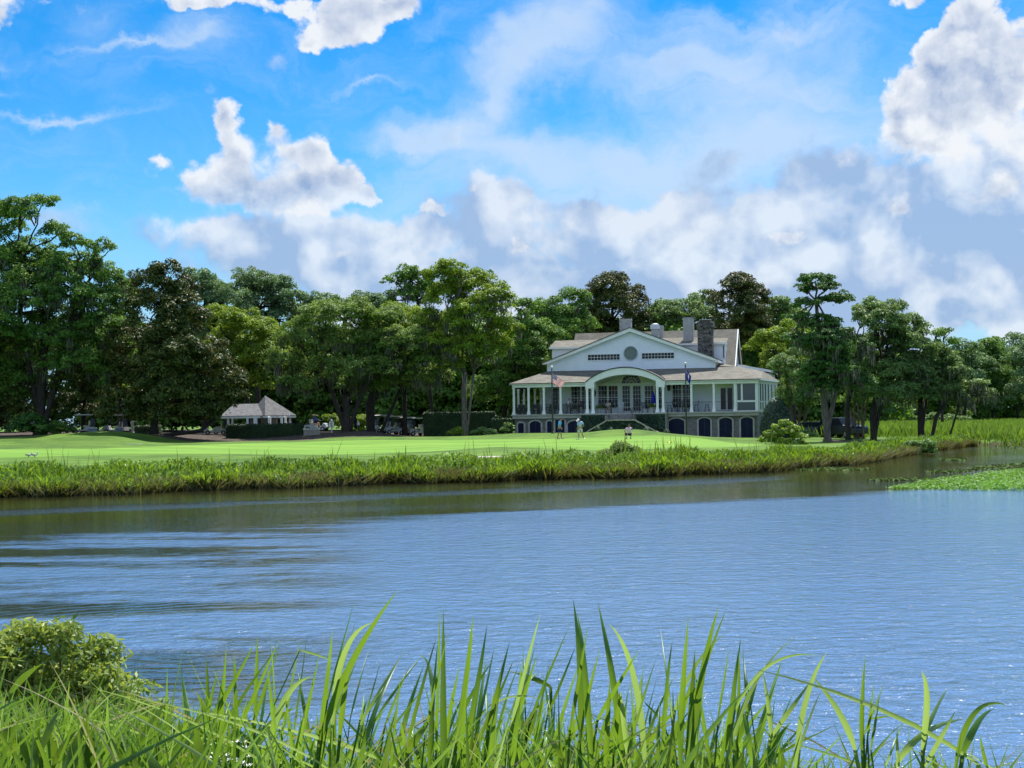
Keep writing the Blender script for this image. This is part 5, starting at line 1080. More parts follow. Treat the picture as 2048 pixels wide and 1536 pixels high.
def usflag(n):
    uvn = n.n('TexCoord').outputs['UV']; s = n.n('SeparateXYZ', {0: uvn}); x, y = s.outputs[0], s.outputs[1]
    st = n.m('LESS_THAN', n.m('FRACT', n.m('MULTIPLY', n.m('SUBTRACT', 1.0, y), 6.5)), .5); col = n.mix(st, (.75, .75, .75), (.55, .02, .035))
    can = n.m('MULTIPLY', n.m('LESS_THAN', x, .4), n.m('GREATER_THAN', y, 6 / 13)); gx = n.m('SUBTRACT', n.m('FRACT', n.m('MULTIPLY', x, 15)), .5); gy = n.m('SUBTRACT', n.m('FRACT', n.m('MULTIPLY', y, 16.7)), .5)
    star = n.m('LESS_THAN', n.m('ADD', n.m('MULTIPLY', gx, gx), n.m('MULTIPLY', gy, gy)), .06); cc = n.mix(star, (.02, .03, .16), (.8, .8, .8))
    p = pbr(n, n.mix(can, col, cc), .8, .2); tr = n.n('BsdfTranslucent', {'Color': n.mix(can, col, cc)}); return n.n('MixShader', {0: .35, 1: p.outputs[0], 2: tr.outputs[0]})
def scflag(n):
    uvn = n.n('TexCoord').outputs['UV']; s = n.n('SeparateXYZ', {0: uvn}); x, y = s.outputs[0], s.outputs[1]
    def disc(cx, cy, r, ax=1.5): a = n.m('MULTIPLY', n.m('SUBTRACT', x, cx), ax); b = n.m('SUBTRACT', y, cy); return n.m('LESS_THAN', n.m('SQRT', n.m('ADD', n.m('MULTIPLY', a, a), n.m('MULTIPLY', b, b))), r)
    cres = n.m('MULTIPLY', disc(.16, .8, .13), n.m('SUBTRACT', 1.0, disc(.19, .84, .11)))
    tk = n.m('MULTIPLY', n.m('LESS_THAN', n.m('ABSOLUTE', n.m('SUBTRACT', x, .5)), .03), n.m('MULTIPLY', n.m('GREATER_THAN', y, .2), n.m('LESS_THAN', y, .6)))
    dx = n.m('SUBTRACT', x, .5); dy = n.m('SUBTRACT', y, .62); an = n.m('ARCTAN2', dy, dx); rad = n.m('SQRT', n.m('ADD', n.m('MULTIPLY', n.m('MULTIPLY', dx, dx), 2.2), n.m('MULTIPLY', dy, dy)))
    fr_ = n.m('LESS_THAN', rad, n.m('ADD', .13, n.m('MULTIPLY', n.m('ABSOLUTE', n.m('SINE', n.m('MULTIPLY', an, 4.5))), .12)))
    f = n.m('MAXIMUM', n.m('MAXIMUM', cres, tk), fr_); c = n.mix(f, (.012, .022, .20), (.75, .75, .75))
    p = pbr(n, c, .8, .2); tr = n.n('BsdfTranslucent', {'Color': c}); return n.n('MixShader', {0: .3, 1: p.outputs[0], 2: tr.outputs[0]})
flagpole(1105.5, 734, 866, 139, 'dark flagpole with a striped red and white flag before the left porch', lambda r, h: flagcloth(r, h, mat('striped_flag', usflag), 1.75, .85, h - .65, .75))
flagpole(1373, 727, 878, 139, 'dark flagpole with a hanging navy flag before the right porch', lambda r, h: flagcloth(r, h, mat('navy_flag', scflag), .75, 1.0, h - .5, .75))
# ---------------------------------------------------------------- people (one skinned body each, clothes as children)
def skin_obj(name, joints, edges, m, parent, sub=2, root=0):
    me = bpy.data.meshes.new(name); keys = list(joints); idx = {k: i for i, k in enumerate(keys)}
    me.from_pydata([joints[k][0] for k in keys], [(idx[a], idx[b]) for a, b in edges], []); me.materials.append(m)
    o = bpy.data.objects.new(name, me); COL.objects.link(o); o.parent = parent
    md = o.modifiers.new('Skin', 'SKIN'); md.use_smooth_shade = True
    for i, k in enumerate(keys):
        r = joints[k][1]; sv = me.skin_vertices[0].data[i]; sv.radius = r if hasattr(r, '__len__') else (r, r); sv.use_root = (i == root)
    s = o.modifiers.new('Sub', 'SUBSURF'); s.levels = s.render_levels = sub
    return o
SKIN = simple('skin', (.36, .20, .13), .55, .4, .06, 8)
def lerp(a, b, t): return tuple(a[i] + (b[i] - a[i]) * t for i in range(3))
def person(label, loc, rz, J, shirt, shorts, shoes=(.02, .02, .025), hair=(.03, .02, .015), hat=None, socks=None, group=None, shirt_label=None, long=False):
    """J: joint positions in metres (x to the figure's left-right, -y is forward)"""
    root = empty('person', loc, label, 'person', group, rz); b = {}
    pel, ch, nk, hd = J['pelvis'], J['chest'], J['neck'], J['head']
    b['pel'] = (pel, (.135, .10)); b['waist'] = (lerp(pel, ch, .45), (.125, .095)); b['ch'] = (ch, (.155, .11)); b['nk'] = (nk, .055)
    up = Vector(hd) - Vector(nk); up.normalize(); fwd = Vector(J.get('face', (0, -1, 0))).normalized()
    b['jaw'] = (tuple(Vector(nk) + up * .085 + fwd * .012), (.062, .066)); b['hd'] = (hd, (.076, .092)); b['top'] = (tuple(Vector(hd) + up * .085), (.062, .072))
    b['nose'] = (tuple(Vector(hd) + fwd * .105 - up * .02), .011)
    side = up.cross(fwd).normalized(); E = [('pel', 'waist'), ('waist', 'ch'), ('ch', 'nk'), ('nk', 'jaw'), ('jaw', 'hd'), ('hd', 'top'), ('hd', 'nose')]
    for s_, sg in (('L', 1), ('R', -1)):
        b['ear' + s_] = (tuple(Vector(hd) + side * sg * .088 - up * .005), .014); E.append(('hd', 'ear' + s_))
        sh, el, wr = J['sh' + s_], J['el' + s_], J['wr' + s_]; b['sh' + s_] = (sh, .062); b['el' + s_] = (el, .042); b['wr' + s_] = (wr, .028)
        E += [('ch', 'sh' + s_), ('sh' + s_, 'el' + s_), ('el' + s_, 'wr' + s_)]
        d = (Vector(wr) - Vector(el)).normalized(); pq = Vector(wr) + d * .06; b['palm' + s_] = (tuple(pq), (.036, .018)); E.append(('wr' + s_, 'palm' + s_))
        ax = d.cross(Vector((0, 1, .2))).normalized()
        for fi, (of_, ln) in enumerate(((-.03, .065), (-.010, .078), (.010, .072), (.029, .056))):
            p1 = pq + ax * of_ + d * ln * .5; p2 = pq + ax * of_ * 1.15 + d * ln + Vector((0, -.02, -.008)); b['f%d%s' % (fi, s_)] = (tuple(p1), .0095); b['g%d%s' % (fi, s_)] = (tuple(p2), .008); E += [('palm' + s_, 'f%d%s' % (fi, s_)), ('f%d%s' % (fi, s_), 'g%d%s' % (fi, s_))]
        tq = Vector(wr) + d * .03 - ax * .045; b['th' + s_] = (tuple(tq), .012); b['ti' + s_] = (tuple(tq + d * .045 - ax * .008), .009); E += [('wr' + s_, 'th' + s_), ('th' + s_, 'ti' + s_)]
        hp_, kn, an = J['hp' + s_], J['kn' + s_], J['an' + s_]; b['hp' + s_] = (hp_, .09); b['kn' + s_] = (kn, .058); b['cf' + s_] = (lerp(kn, an, .35), .06); b['an' + s_] = (an, .038)
        ft = Vector(J.get('toe' + s_, (an[0], an[1] - .16, an[2] - .05))); b['toe' + s_] = (tuple(ft), (.038, .028)); E += [('pel', 'hp' + s_), ('hp' + s_, 'kn' + s_), ('kn' + s_, 'cf' + s_), ('cf' + s_, 'an' + s_), ('an' + s_, 'toe' + s_)]
    skin_obj('body', b, E, SKIN, root)
    q = {'w': (lerp(pel, ch, .12), (.165, .125)), 'm': (lerp(pel, ch, .55), (.165, .13)), 'c': (ch, (.185, .135)), 'n': (lerp(ch, nk, .8), (.085, .08))}; e = [('w', 'm'), ('m', 'c'), ('c', 'n')]
    for s_ in 'LR':
        q['s' + s_] = (J['sh' + s_], .082); q['e' + s_] = (lerp(J['sh' + s_], J['el' + s_], .98 if long else .78), .068); e += [('c', 's' + s_), ('s' + s_, 'e' + s_)]
        if long: q['v' + s_] = (lerp(J['el' + s_], J['wr' + s_], .9), .042); e.append(('e' + s_, 'v' + s_))
    skin_obj('shirt', q, e, simple('cloth_%d' % (len(MATS)), shirt, .85, .2, .08, 6), root)
    q = {'p': (lerp(pel, ch, .1), (.155, .125)), 'c': (pel, (.16, .13))}; e = [('p', 'c')]
    for s_ in 'LR': q['h' + s_] = (J['hp' + s_], .115); q['k' + s_] = (lerp(J['hp' + s_], J['kn' + s_], .92), .095); e += [('c', 'h' + s_), ('h' + s_, 'k' + s_)]
    skin_obj('shorts', q, e, simple('cloth_%d' % (len(MATS)), shorts, .85, .2, .08, 6), root)
    for s_ in 'LR':
        an = J['an' + s_]; ft = b['toe' + s_][0]
        skin_obj('shoe', {'a': (lerp(an, ft, -.25), (.045, .035)), 'b': (lerp(an, ft, .35), (.05, .042)), 'c': (ft, (.045, .032)), 'd': (lerp(an, ft, 1.35), (.03, .02))}, [('a', 'b'), ('b', 'c'), ('c', 'd')], simple('shoe_%d' % (len(MATS)), shoes, .5), root)
        if socks: skin_obj('sock', {'a': (an, .048), 'b': (lerp(an, J['kn' + s_], .3), .05)}, [('a', 'b')], simple('white_sock', (.75, .75, .75), .8), root)
    hb = Vector(hd) + up * .035 - fwd * .018
    if hat is None or hat[1] == 'cap':
        skin_obj('hair', {'a': (tuple(hb - up * .05 - fwd * .02), (.078, .07)), 'b': (tuple(hb + up * .02 - fwd * .01), (.088, .095)), 'c': (tuple(hb + up * .065), (.066, .075))}, [('a', 'b'), ('b', 'c')], simple('hair_%d' % len(MATS), hair, .7), root)
    if hat:
        hm_ = simple('hat_%d' % len(MATS), hat[0], .8, .2, .05); c_ = hb + up * .03
        o = skin_obj('cap' if hat[1] == 'cap' else 'hat', {'a': (tuple(c_), (.105, .112)), 'b': (tuple(c_ + up * .075), (.08, .09))}, [('a', 'b')], hm_, root)
        mb = MB(); rim = .12 if hat[1] == 'cap' else .25; n = 16; vs = []
        for k in range(n):
            a = 2 * math.pi * k / n; rr_ = (.10 + (rim if (hat[1] != 'cap' or math.cos(a) > .3) else .0) * (max(math.cos(a), 0) if hat[1] == 'cap' else 1.0))
            vs.append(tuple(c_ + fwd * math.cos(a) * rr_ + side * math.sin(a) * min(rr_, .12 if hat[1] == 'cap' else 9)))
        vs2 = [tuple(Vector(v_) + up * .012) for v_ in vs]; mb.add(vs + vs2, [tuple(reversed(range(n))), tuple(range(n, 2 * n))] + [(k, (k + 1) % n, (k + 1) % n + n, k + n) for k in range(n)]); mb.build('brim', hm_, o)
    return root
def ground_at(px, py, d):
    p = P(px, py, d); return (p.x, p.y, gz1(p.x, p.y))
# golfer striding right, head bowed (seen side-on, facing +x)
J1 = dict(pelvis=(0, 0, .93), chest=(.03, 0, 1.33), neck=(.07, 0, 1.50), head=(.15, 0, 1.62), face=(.85, -.1, -.5), shL=(.05, .17, 1.42), elL=(-.12, .22, 1.16), wrL=(-.16, .20, .92), shR=(.06, -.17, 1.42), elR=(.10, -.24, 1.14), wrR=(.26, -.26, .92),
          hpL=(-.02, .09, .90), knL=(-.10, .10, .50), anL=(-.22, .10, .09), toeL=(-.06, .10, .035), hpR=(.02, -.09, .90), knR=(.16, -.09, .50), anR=(.20, -.09, .09), toeR=(.36, -.09, .035))
loc = ground_at(1119, 874, 124)
g1 = person('golfer in bright blue shirt and navy shorts walking right, head bowed', loc, R(-20), J1, (.10, .46, .80), (.012, .016, .06), hat=((.03, .035, .05), 'cap'))
J2 = dict(pelvis=(0, .02, .92), chest=(-.02, -.06, 1.30), neck=(-.06, -.12, 1.46), head=(-.13, -.22, 1.55), face=(-.5, -.5, -.6), shL=(.17, -.04, 1.38), elL=(.30, .06, 1.16), wrL=(.18, -.02, 1.0), shR=(-.17, -.10, 1.36), elR=(-.19, -.18, 1.10), wrR=(-.12, -.26, .86),
          hpL=(.09, .02, .89), knL=(.15, .02, .49), anL=(.30, .06, .10), toeL=(.36, -.08, .035), hpR=(-.09, .02, .89), knR=(-.12, -.03, .48), anR=(-.10, .02, .09), toeR=(-.16, -.13, .035))
g2p = person('golfer in white cap, pale blue shirt and cream shorts bending with hand on hip', ground_at(1160.5, 879, 121), 0, J2, (.36, .48, .74), (.60, .55, .50), shoes=(.6, .6, .6), hat=((.78, .78, .78), 'cap'))
loc = ground_at(1156, 881, 120.8)
m = MB(); m.tube([(-.02, 0, .86), (-.10, 0, .03)], .012, 6); m.box(-.15, -.05, -.02, .02, 0, .03); o = m.build('golf_putter', simple('club_steel', (.4, .4, .42), .3, .5, metal=.7)); o.location = loc; tag(o, 'putter held by the golfer in the white cap', 'golf club')
m = MB(); m.lathe([(.004, 0), (.018, .006), (.0215, .021), (.018, .036), (.004, .042)], n=10); o = m.build('golf_ball', simple('ball_white', (.8, .8, .8), .3), smooth=True); l2 = ground_at(1150, 883, 120); o.location = l2; tag(o, 'white ball on the turf by the putter', 'golf ball')
J3 = dict(pelvis=(0, .06, .40), chest=(0, -.05, .77), neck=(0, -.08, .93), head=(.01, -.10, 1.06), face=(.1, .9, .05), shL=(.19, -.04, .85), elL=(.33, .05, .70), wrL=(.16, .12, .92), shR=(-.19, -.04, .85), elR=(-.33, .05, .66), wrR=(-.22, .16, .48),
          hpL=(.10, .05, .38), knL=(.26, .30, .47), anL=(.14, .10, .09), toeL=(.22, .24, .035), hpR=(-.10, .05, .38), knR=(-.26, .30, .47), anR=(-.14, .10, .09), toeR=(-.22, .24, .035))
person('golfer in pink shirt and navy shorts squatting to read the putt', ground_at(1258, 884, 119), R(8), J3, (.62, .42, .62), (.014, .018, .06), socks=True, hat=((.03, .04, .035), 'cap'))

# ---------------------------------------------------------------- porch furniture
def at_porch(px, v, dz=0.0):
    u_ = hp(px, 820, v)[0]; x, y = hw(u_, v); return (x, y, zf + dz)
def barstool(label, back, px, v, rz, group='bar stools on the porch'):
    t = empty('bar_stool', at_porch(px, v), label, 'bar stool', group, -YAW + rz); hs_ = .74
    MB().lathe([(.17, 0), (.20, .015), (.20, .045), (.12, .05)], (0, 0, hs_ - .05), 12).build('seat', BLK, t)
    for sx in (-1, 1):
        for sy in (-1, 1): MB().bar((sx * .13, sy * .13, hs_ - .05), (sx * .22, sy * .22, 0), .035).build('leg', BLK, t)
    m = MB()
    for z, r in ((.22, .195), (.42, .17)):
        for a, b in (((-r, -r), (r, -r)), ((r, -r), (r, r)), ((r, r), (-r, r)), ((-r, r), (-r, -r))): m.bar((*a, z), (*b, z), .022)
    m.build('footrest', BLK, t)
    if back:
        m = MB(); m.bar((-.18, .17, hs_), (-.20, .24, hs_ + .42), .03); m.bar((.18, .17, hs_), (.20, .24, hs_ + .42), .03)
        for z in (.16, .28, .40): m.bar((-.19, .17 + z * .17, hs_ + z), (.19, .17 + z * .17, hs_ + z), .02, .06)
        m.build('backrest', BLK, t)
    return t
def rocking(label, px, v, rz, m_=None, group='rocking chairs under the arch'):
    m_ = m_ or BLK; t = empty('rocking_chair', at_porch(px, v), label, 'rocking chair', group, -YAW + rz)
    m = MB()
    for i in range(7): m.box(-.25, .25, -.24 + i * .07, -.18 + i * .07, .41, .435)
    m.build('seat', m_, t)
    m = MB(); m.bar((-.26, .22, .42), (-.28, .40, 1.14), .045); m.bar((.26, .22, .42), (.28, .40, 1.14), .045)
    for z in (.56, .68, .80, .92, 1.04): m.bar((-.27, .22 + (z - .42) * .25, z), (.27, .22 + (z - .42) * .25, z), .025, .075)
    m.build('backrest', m_, t)
    for sx in (-1, 1):
        m = MB(); m.tube([(sx * .27, -.42, .07), (sx * .27, -.15, .015), (sx * .27, .15, .015), (sx * .27, .55, .10)], .022, 6); m.build('rocker', m_, t)
        [MB().bar((sx * .27, sy, .02), (sx * .27, sy, .66), .04).build('leg', m_, t) for sy in (-.22, .22)]
        MB().box(sx * .30 - .045, sx * .30 + .045, -.28, .27, .64, .665).build('armrest', m_, t)
    return t
def table(label, px, v, r, h, top=None, rect_=None):
    t = empty('porch_table', at_porch(px, v), label, 'table', None, -YAW); m = MB()
    if rect_: m.box(-rect_, rect_, -r, r, h - .04, h)
    else: m.lathe([(r, -.035), (r, 0)], (0, 0, h), 18)
    m.build('tabletop', top or BLK, t)
    for sx in (-1, 1):
        for sy in (-1, 1): q = rect_ or r; MB().bar((sx * q * .75, sy * r * .7, h - .035), (sx * q * .8, sy * r * .75, 0), .045).build('leg', BLK, t)
    return t
def chair(label, px, v, rz):
    t = empty('dining_chair', at_porch(px, v), label, 'chair', 'dark dining chairs on the left porch', -YAW + rz)
    MB().box(-.23, .23, -.22, .22, .42, .47).build('seat', BLK, t)
    m = MB(); m.bar((-.21, .21, .45), (-.22, .29, 1.02), .035); m.bar((.21, .21, .45), (.22, .29, 1.02), .035); m.box(-.22, .22, .25, .275, .62, 1.03); m.build('backrest', BLK, t)
    for sx in (-1, 1):
        for sy in (-1, 1): MB().bar((sx * .2, sy * .19, .42), (sx * .21, sy * .2, 0), .035).build('leg', BLK, t)
        MB().box(sx * .25 - .025, sx * .25 + .025, -.2, .22, .64, .665).build('armrest', BLK, t)
    return t
for px, lb in ((1043, 'first bay of the left porch'), (1073, 'second bay of the left porch'), (1105, 'third left porch bay behind the striped flag')):
    table('dark square table in the ' + lb, px, 1.6, .42, .74, rect_=.42)
    for k, (dx, dv, rz, w_) in enumerate(((-10, 1.5, R(90), 'left of'), (10.5, 1.7, R(-90), 'right of'), (0, .75, R(180), 'in front of'), (1, 2.5, 0, 'behind'))):
        chair('dark armchair %s the table, %s' % (w_, lb), px + dx, dv, rz)
table('high dark table between the two seated diners', 1149, 1.2, .55, 1.02, rect_=.42)
barstool('high backed stool under the diner in white, fourth bay', True, 1137, 1.2, R(90)); barstool('high backed stool under the leaning diner beside the paired columns', True, 1162, 1.3, R(-90))
JS = dict(pelvis=(0, 0, .80), chest=(0, -.03, 1.22), neck=(0, -.06, 1.38), head=(0, -.10, 1.50), face=(0, -.95, -.2), shL=(.19, -.03, 1.30), elL=(.24, -.20, 1.08), wrL=(.14, -.42, 1.06), shR=(-.19, -.03, 1.30), elR=(-.24, -.20, 1.08), wrR=(-.12, -.42, 1.08),
          hpL=(.09, -.02, .80), knL=(.11, -.42, .80), anL=(.10, -.36, .38), toeL=(.10, -.50, .33), hpR=(-.09, -.02, .80), knR=(-.11, -.42, .80), anR=(-.10, -.30, .38), toeR=(-.10, -.44, .33))
person('diner in white shirt on the high stool, left porch', at_porch(1136.5, 1.15), -YAW + R(90), JS, (.72, .70, .74), (.30, .27, .24))
person('diner in dark clothes leaning on the high table beside the paired columns', at_porch(1162.5, 1.25), -YAW + R(-90), dict(JS, chest=(0, -.12, 1.18), neck=(0, -.2, 1.32), head=(0, -.26, 1.43)), (.16, .14, .15), (.03, .03, .05), hair=(.05, .03, .02))
for px, h_, lb in ((1155, .16, 'white cup on the high table'), (1145, .22, 'clear glass on the high table near the diner in white')):
    o = MB().lathe([(.03, 0), (.04, h_), (.034, h_)], n=10).build('drinking_glass', simple('pale_glass', (.6, .62, .62), .2, .6)); o.location = at_porch(px, 1.2, 1.02); tag(o, lb, 'glass')
def planter(label, px, v, r=.24, h=.52):
    t = empty('planter', at_porch(px, v), label, 'planter'); MB().lathe([(r * .8, 0), (r, h - .08), (r * 1.12, h - .06), (r * 1.12, h), (r * .9, h - .02)], n=16).build('pot', CRM, t)
    n = 900; s = sph(n); s[:, 2] = np.abs(s[:, 2]); C = s * rng.uniform(.3, 1, (n, 1)) * np.array([.42, .38, .42]) + np.array([0, 0, h]); np_obj('foliage', leaf_quads(C, s, .10, .4, .5), qidx(n), LM['oak_light'], t); return t
planter('cream pot of greenery just right of the left paired columns', 1198, .1); planter('cream pot of greenery just left of the right paired columns', 1304, .1)
rocking('dark rocking chair behind the left cream pot', 1205, 1.6, R(8)); rocking('dark rocking chair under the seated person in beige', 1217, .9, R(-5))
rocking('rocking chair with pale ladder back left of the glazed doors', 1240.5, .8, R(-4), simple('pale_slats', (.42, .48, .50), .5)); rocking('dark rocking chair in front of the right glazed door', 1273, .9, R(6)); rocking('dark rocking chair between doors and right cream pot', 1290, .9, R(20))
JB = dict(pelvis=(0, 0, .50), chest=(0, -.06, .92), neck=(0, -.10, 1.07), head=(0, -.16, 1.19), face=(0, -.9, -.4), shL=(.19, -.05, .99), elL=(.28, -.2, .76), wrL=(.16, -.38, .72), shR=(-.19, -.05, .99), elR=(-.28, -.2, .76), wrR=(-.14, -.38, .72),
          hpL=(.09, -.03, .50), knL=(.13, -.45, .50), anL=(.12, -.42, .09), toeL=(.13, -.57, .03), hpR=(-.09, -.03, .50), knR=(-.13, -.45, .50), anR=(-.12, -.42, .09), toeR=(-.13, -.57, .03))
person('person in a beige shirt sitting bowed in a rocking chair under the arch', at_porch(1217, .85), -YAW, JB, (.42, .40, .33), (.05, .06, .09), hair=(.02, .02, .02))
table('long pale topped low table at the head of the steps', 1242, -.35, .28, .55, top=CRM, rect_=1.3)
t = empty('patio_umbrella', at_porch(1307, 1.2), 'closed bright blue umbrella beside the right paired columns', 'umbrella'); MB().tube([(0, 0, 0), (0, 0, 2.15)], .025, 8).build('pole', BLK, t)
m = MB(); m.lathe([(.16, .95), (.24, 1.15), (.19, 1.6), (.07, 2.05), (.02, 2.12)], n=12); m.build('folded_canopy', simple('royal_blue_cloth', (.015, .025, .42), .7, .3), t); MB().lathe([(.25, 0), (.25, .06), (.05, .12)], n=14).build('base', BLK, t)
table('high dark table behind the navy flag pole', 1362, 1.5, .45, 1.0)
barstool('backless grey stool nearest the right paired columns', False, 1339, .8, 0); barstool('high backed stool left of the high table behind the navy flag', True, 1350, 1.5, R(70)); barstool('high backed stool right of the high table behind the navy flag', True, 1374, 1.5, R(-70)); barstool('high backed stool in front of the high table behind the navy flag', True, 1362, .7, R(180))
barstool('stool with arms and ladder back right of the navy flag column', True, 1393, .9, R(-80)); barstool('backless stool standing alone before the plain grey wall', False, 1414, .8, 0)

# ---------------------------------------------------------------- golf carts, cars
TYR = simple('tyre_rubber', (.015, .015, .016), .8, .3); CBD = simple('cart_body', (.42, .43, .40), .35, .5, .05); CRF = simple('cart_roof', (.50, .49, .44), .5, .4, .05); CST = simple('cart_seat', (.45, .42, .34), .6, .4)
CGL = mat('windscreen', lambda n: n.n('MixShader', {0: .35, 1: n.n('BsdfTransparent', {0: (.8, .85, .85, 1)}).outputs[0], 2: pbr(n, (.05, .06, .07), .05, .6).outputs[0]}))
def cart(name='golf_cart', roof=True):
    t = bpy.data.objects.new(name, None); COL.objects.link(t)
    m = MB(); m.prism([(-1.15, .28), (1.1, .28), (1.18, .42), (1.05, .72), (.80, .80), (.62, .42), (-.1, .40), (-.12, .62), (-.65, .66), (-1.15, .62)], -.56, .56); m.build('body', CBD, t)
    m = MB(); m.box(-.58, -.05, -.52, .52, .66, .80); m.build('seat', CST, t); m = MB(); m.box(-.66, -.56, -.52, .52, .82, 1.2); m.build('backrest', CST, t)
    if roof:
        m = MB(); m.prism([(-.95, 1.80), (.80, 1.80), (.84, 1.84), (.5, 1.90), (-.7, 1.90), (-.98, 1.85)], -.60, .60); m.build('roof', CRF, t)
        for sy in (-.52, .52):
            MB().bar((.88, sy, .78), (.70, sy, 1.80), .04).build('post', BLK, t); MB().bar((-.72, sy, .6), (-.80, sy, 1.80), .04).build('post', BLK, t)
        m = MB(); m.add([(.89, -.5, .82), (.89, .5, .82), (.72, .5, 1.74), (.72, -.5, 1.74)], [(0, 1, 2, 3)]); m.build('windscreen', CGL, t)
        m = MB(); m.tube([(-.95, -.22, .62), (-1.0, -.22, 1.45)], .13, 8); m.tube([(-.95, .22, .62), (-1.0, .22, 1.40)], .13, 8); m.build('golf_bag', simple('bag_cloth', (.05, .06, .10), .7, .3, .3), t)
    m = MB(); m.tube([(.55, -.25, .75), (.35, -.25, 1.05)], .02, 6); m.lathe([(.16, 0), (.18, .015), (.16, .03)], (.33, -.25, 1.05), 12); m.build('steering_wheel', BLK, t)
    for sx in (-.78, .78):
        for sy in (-1, 1):
            m = MB(); m.tube([(sx, sy * .44, .23), (sx, sy * .60, .23)], .23, 14); w_ = m.build('wheel', TYR, t); m = MB(); m.tube([(sx, sy * .595, .23), (sx, sy * .612, .23)], .12, 10); m.build('hub', CRF, w_)
    return t
proto = cart(); first = True
for px, py, d, rz, lb in ((766, 862, 156, R(215), 'leftmost cart of the row beneath the mossy oaks'), (786, 862, 156.5, R(215), 'second cart of the row, between its two pale roofed neighbours'), (810, 862, 157, R(215), 'third cart of the row beneath the mossy oaks'), (833, 862, 157.5, R(215), 'rightmost cart of the row, next to the tall dark hedge'),
                          (166, 862, 147, R(200), 'pale cart in deep shade below the dark magnolia'), (232, 862, 149, R(170), 'shaded cart just left of the cream bollard'), (431, 856, 153, R(190), 'cart parked outside the left end of the pavilion'), (447, 856, 158, R(190), 'cart half hidden behind the pavilion corner'), (480, 856, 159, R(190), 'cart seen through the left half of the pavilion'), (563, 856, 160, R(190), 'cart seen through the right end of the pavilion')):
    o = proto if first else copy_tree(proto); first = False; o.location = ground_at(px, py, d); o.rotation_euler = (0, 0, rz); tag(o, lb, 'golf cart', 'parked golf carts')
o = cart('utility_cart', False); loc = ground_at(634, 857, 150); o.location = (loc[0], loc[1], loc[2] + .12); o.rotation_euler = (0, 0, R(-12)); tag(o, 'small open cart driven by the man in the straw hat', 'utility cart')
JC = dict(pelvis=(0, 0, .86), chest=(0, -.05, 1.28), neck=(0, -.08, 1.43), head=(0, -.12, 1.55), face=(0, -.95, -.15), shL=(.19, -.05, 1.35), elL=(.22, -.25, 1.15), wrL=(.10, -.45, 1.12), shR=(-.19, -.05, 1.35), elR=(-.22, -.25, 1.15), wrR=(-.10, -.45, 1.14),
          hpL=(.09, -.02, .84), knL=(.13, -.45, .88), anL=(.12, -.60, .50), toeL=(.13, -.76, .44), hpR=(-.09, -.02, .84), knR=(-.13, -.45, .88), anR=(-.12, -.60, .50), toeR=(-.13, -.76, .44))
person('man in a straw hat and blue shirt sitting in the small open cart', (loc[0] - .3, loc[1] + .1, loc[2] + .10), R(90 - 12), JC, (.06, .10, .32), (.03, .03, .05), hat=((.62, .50, .30), 'straw'), long=True)
def car(name, label, loc, rz, prof, glass, paint, L, W):
    t = empty(name, loc, label, 'car', None, rz); pm = simple('paint_' + name, paint, .18, .7, .1); m = MB()
    n = len(prof); o0 = len(m.v)
    for s_, k in ((-1, 0), (1, 1)):
        for x, z in prof: m.v.append((x, s_ * (W / 2 - (.16 * max(0, z - .95))), z))
    m.f += [tuple(range(n)), tuple(reversed(range(n, 2 * n)))] + [(i, i + n, (i + 1) % n + n, (i + 1) % n) for i in range(n)]
    o = m.build('body', pm, t); bv = o.modifiers.new('Bevel', 'BEVEL'); bv.width = .05; bv.segments = 2
    for s_ in (-1, 1):
        for g in glass:
            m = MB(); vs = [(x, s_ * (W / 2 - (.16 * max(0, z - .95)) + .006), z) for x, z in g]; vs += [(x, y_ - s_ * .02, z) for x, y_, z in vs]; k = len(g)
            m.add(vs, [tuple(range(k)), tuple(reversed(range(k, 2 * k)))] + [(i, i + k, (i + 1) % k + k, (i + 1) % k) for i in range(k)]); m.build('side_window', GLS, t)
        for x in (-L * .30, L * .31):
            m = MB(); m.tube([(x, s_ * (W / 2 - .22), .35), (x, s_ * (W / 2 + .01), .35)], .35, 18); w_ = m.build('wheel', TYR, t); m = MB(); m.tube([(x, s_ * (W / 2 + .005), .35), (x, s_ * (W / 2 + .025), .35)], .21, 12); m.build('rim', simple('alloy', (.35, .36, .38), .3, .5, metal=.8), w_)
        m = MB(); m.box(L / 2 - .10, L / 2 - .02, s_ * W * .36 - .18, s_ * W * .36 + .18, .68, .84); m.build('headlight', simple('lamp_glass', (.45, .48, .5), .1, .7), t)
    m = MB(); (x0, z0), (x1, z1) = glass[0][0], glass[0][1]; y_ = W / 2 - .18
    m.add([(x0 + .10, -y_, z0 + .02), (x0 + .10, y_, z0 + .02), (x1 + .08, y_ * .92, z1), (x1 + .08, -y_ * .92, z1)], [(0, 1, 2, 3)]); m.build('windscreen', GLS, t)
    m = MB(); m.box(L / 2 - .03, L / 2 + .01, -.45, .45, .45, .80); m.build('grille', BLK, t); return t
suv = [(-2.35, .35), (-2.4, .9), (-2.3, 1.1), (-2.2, 1.75), (-1.9, 1.85), (.45, 1.85), (1.05, 1.18), (2.2, 1.05), (2.4, .85), (2.4, .35), (1.9, .28), (-1.9, .28)]
car('sport_utility_vehicle', 'large black vehicle parked between the ragged cedar and the oak trunk', ground_at(1686, 866, 138), R(-62), suv, [[(.95, 1.18), (.42, 1.75), (-.3, 1.75), (-.3, 1.18)], [(-.36, 1.18), (-.36, 1.75), (-1.2, 1.75), (-1.2, 1.18)], [(-1.26, 1.18), (-1.26, 1.75), (-2.1, 1.7), (-2.2, 1.18)]], (.010, .011, .016), 4.8, 1.95)
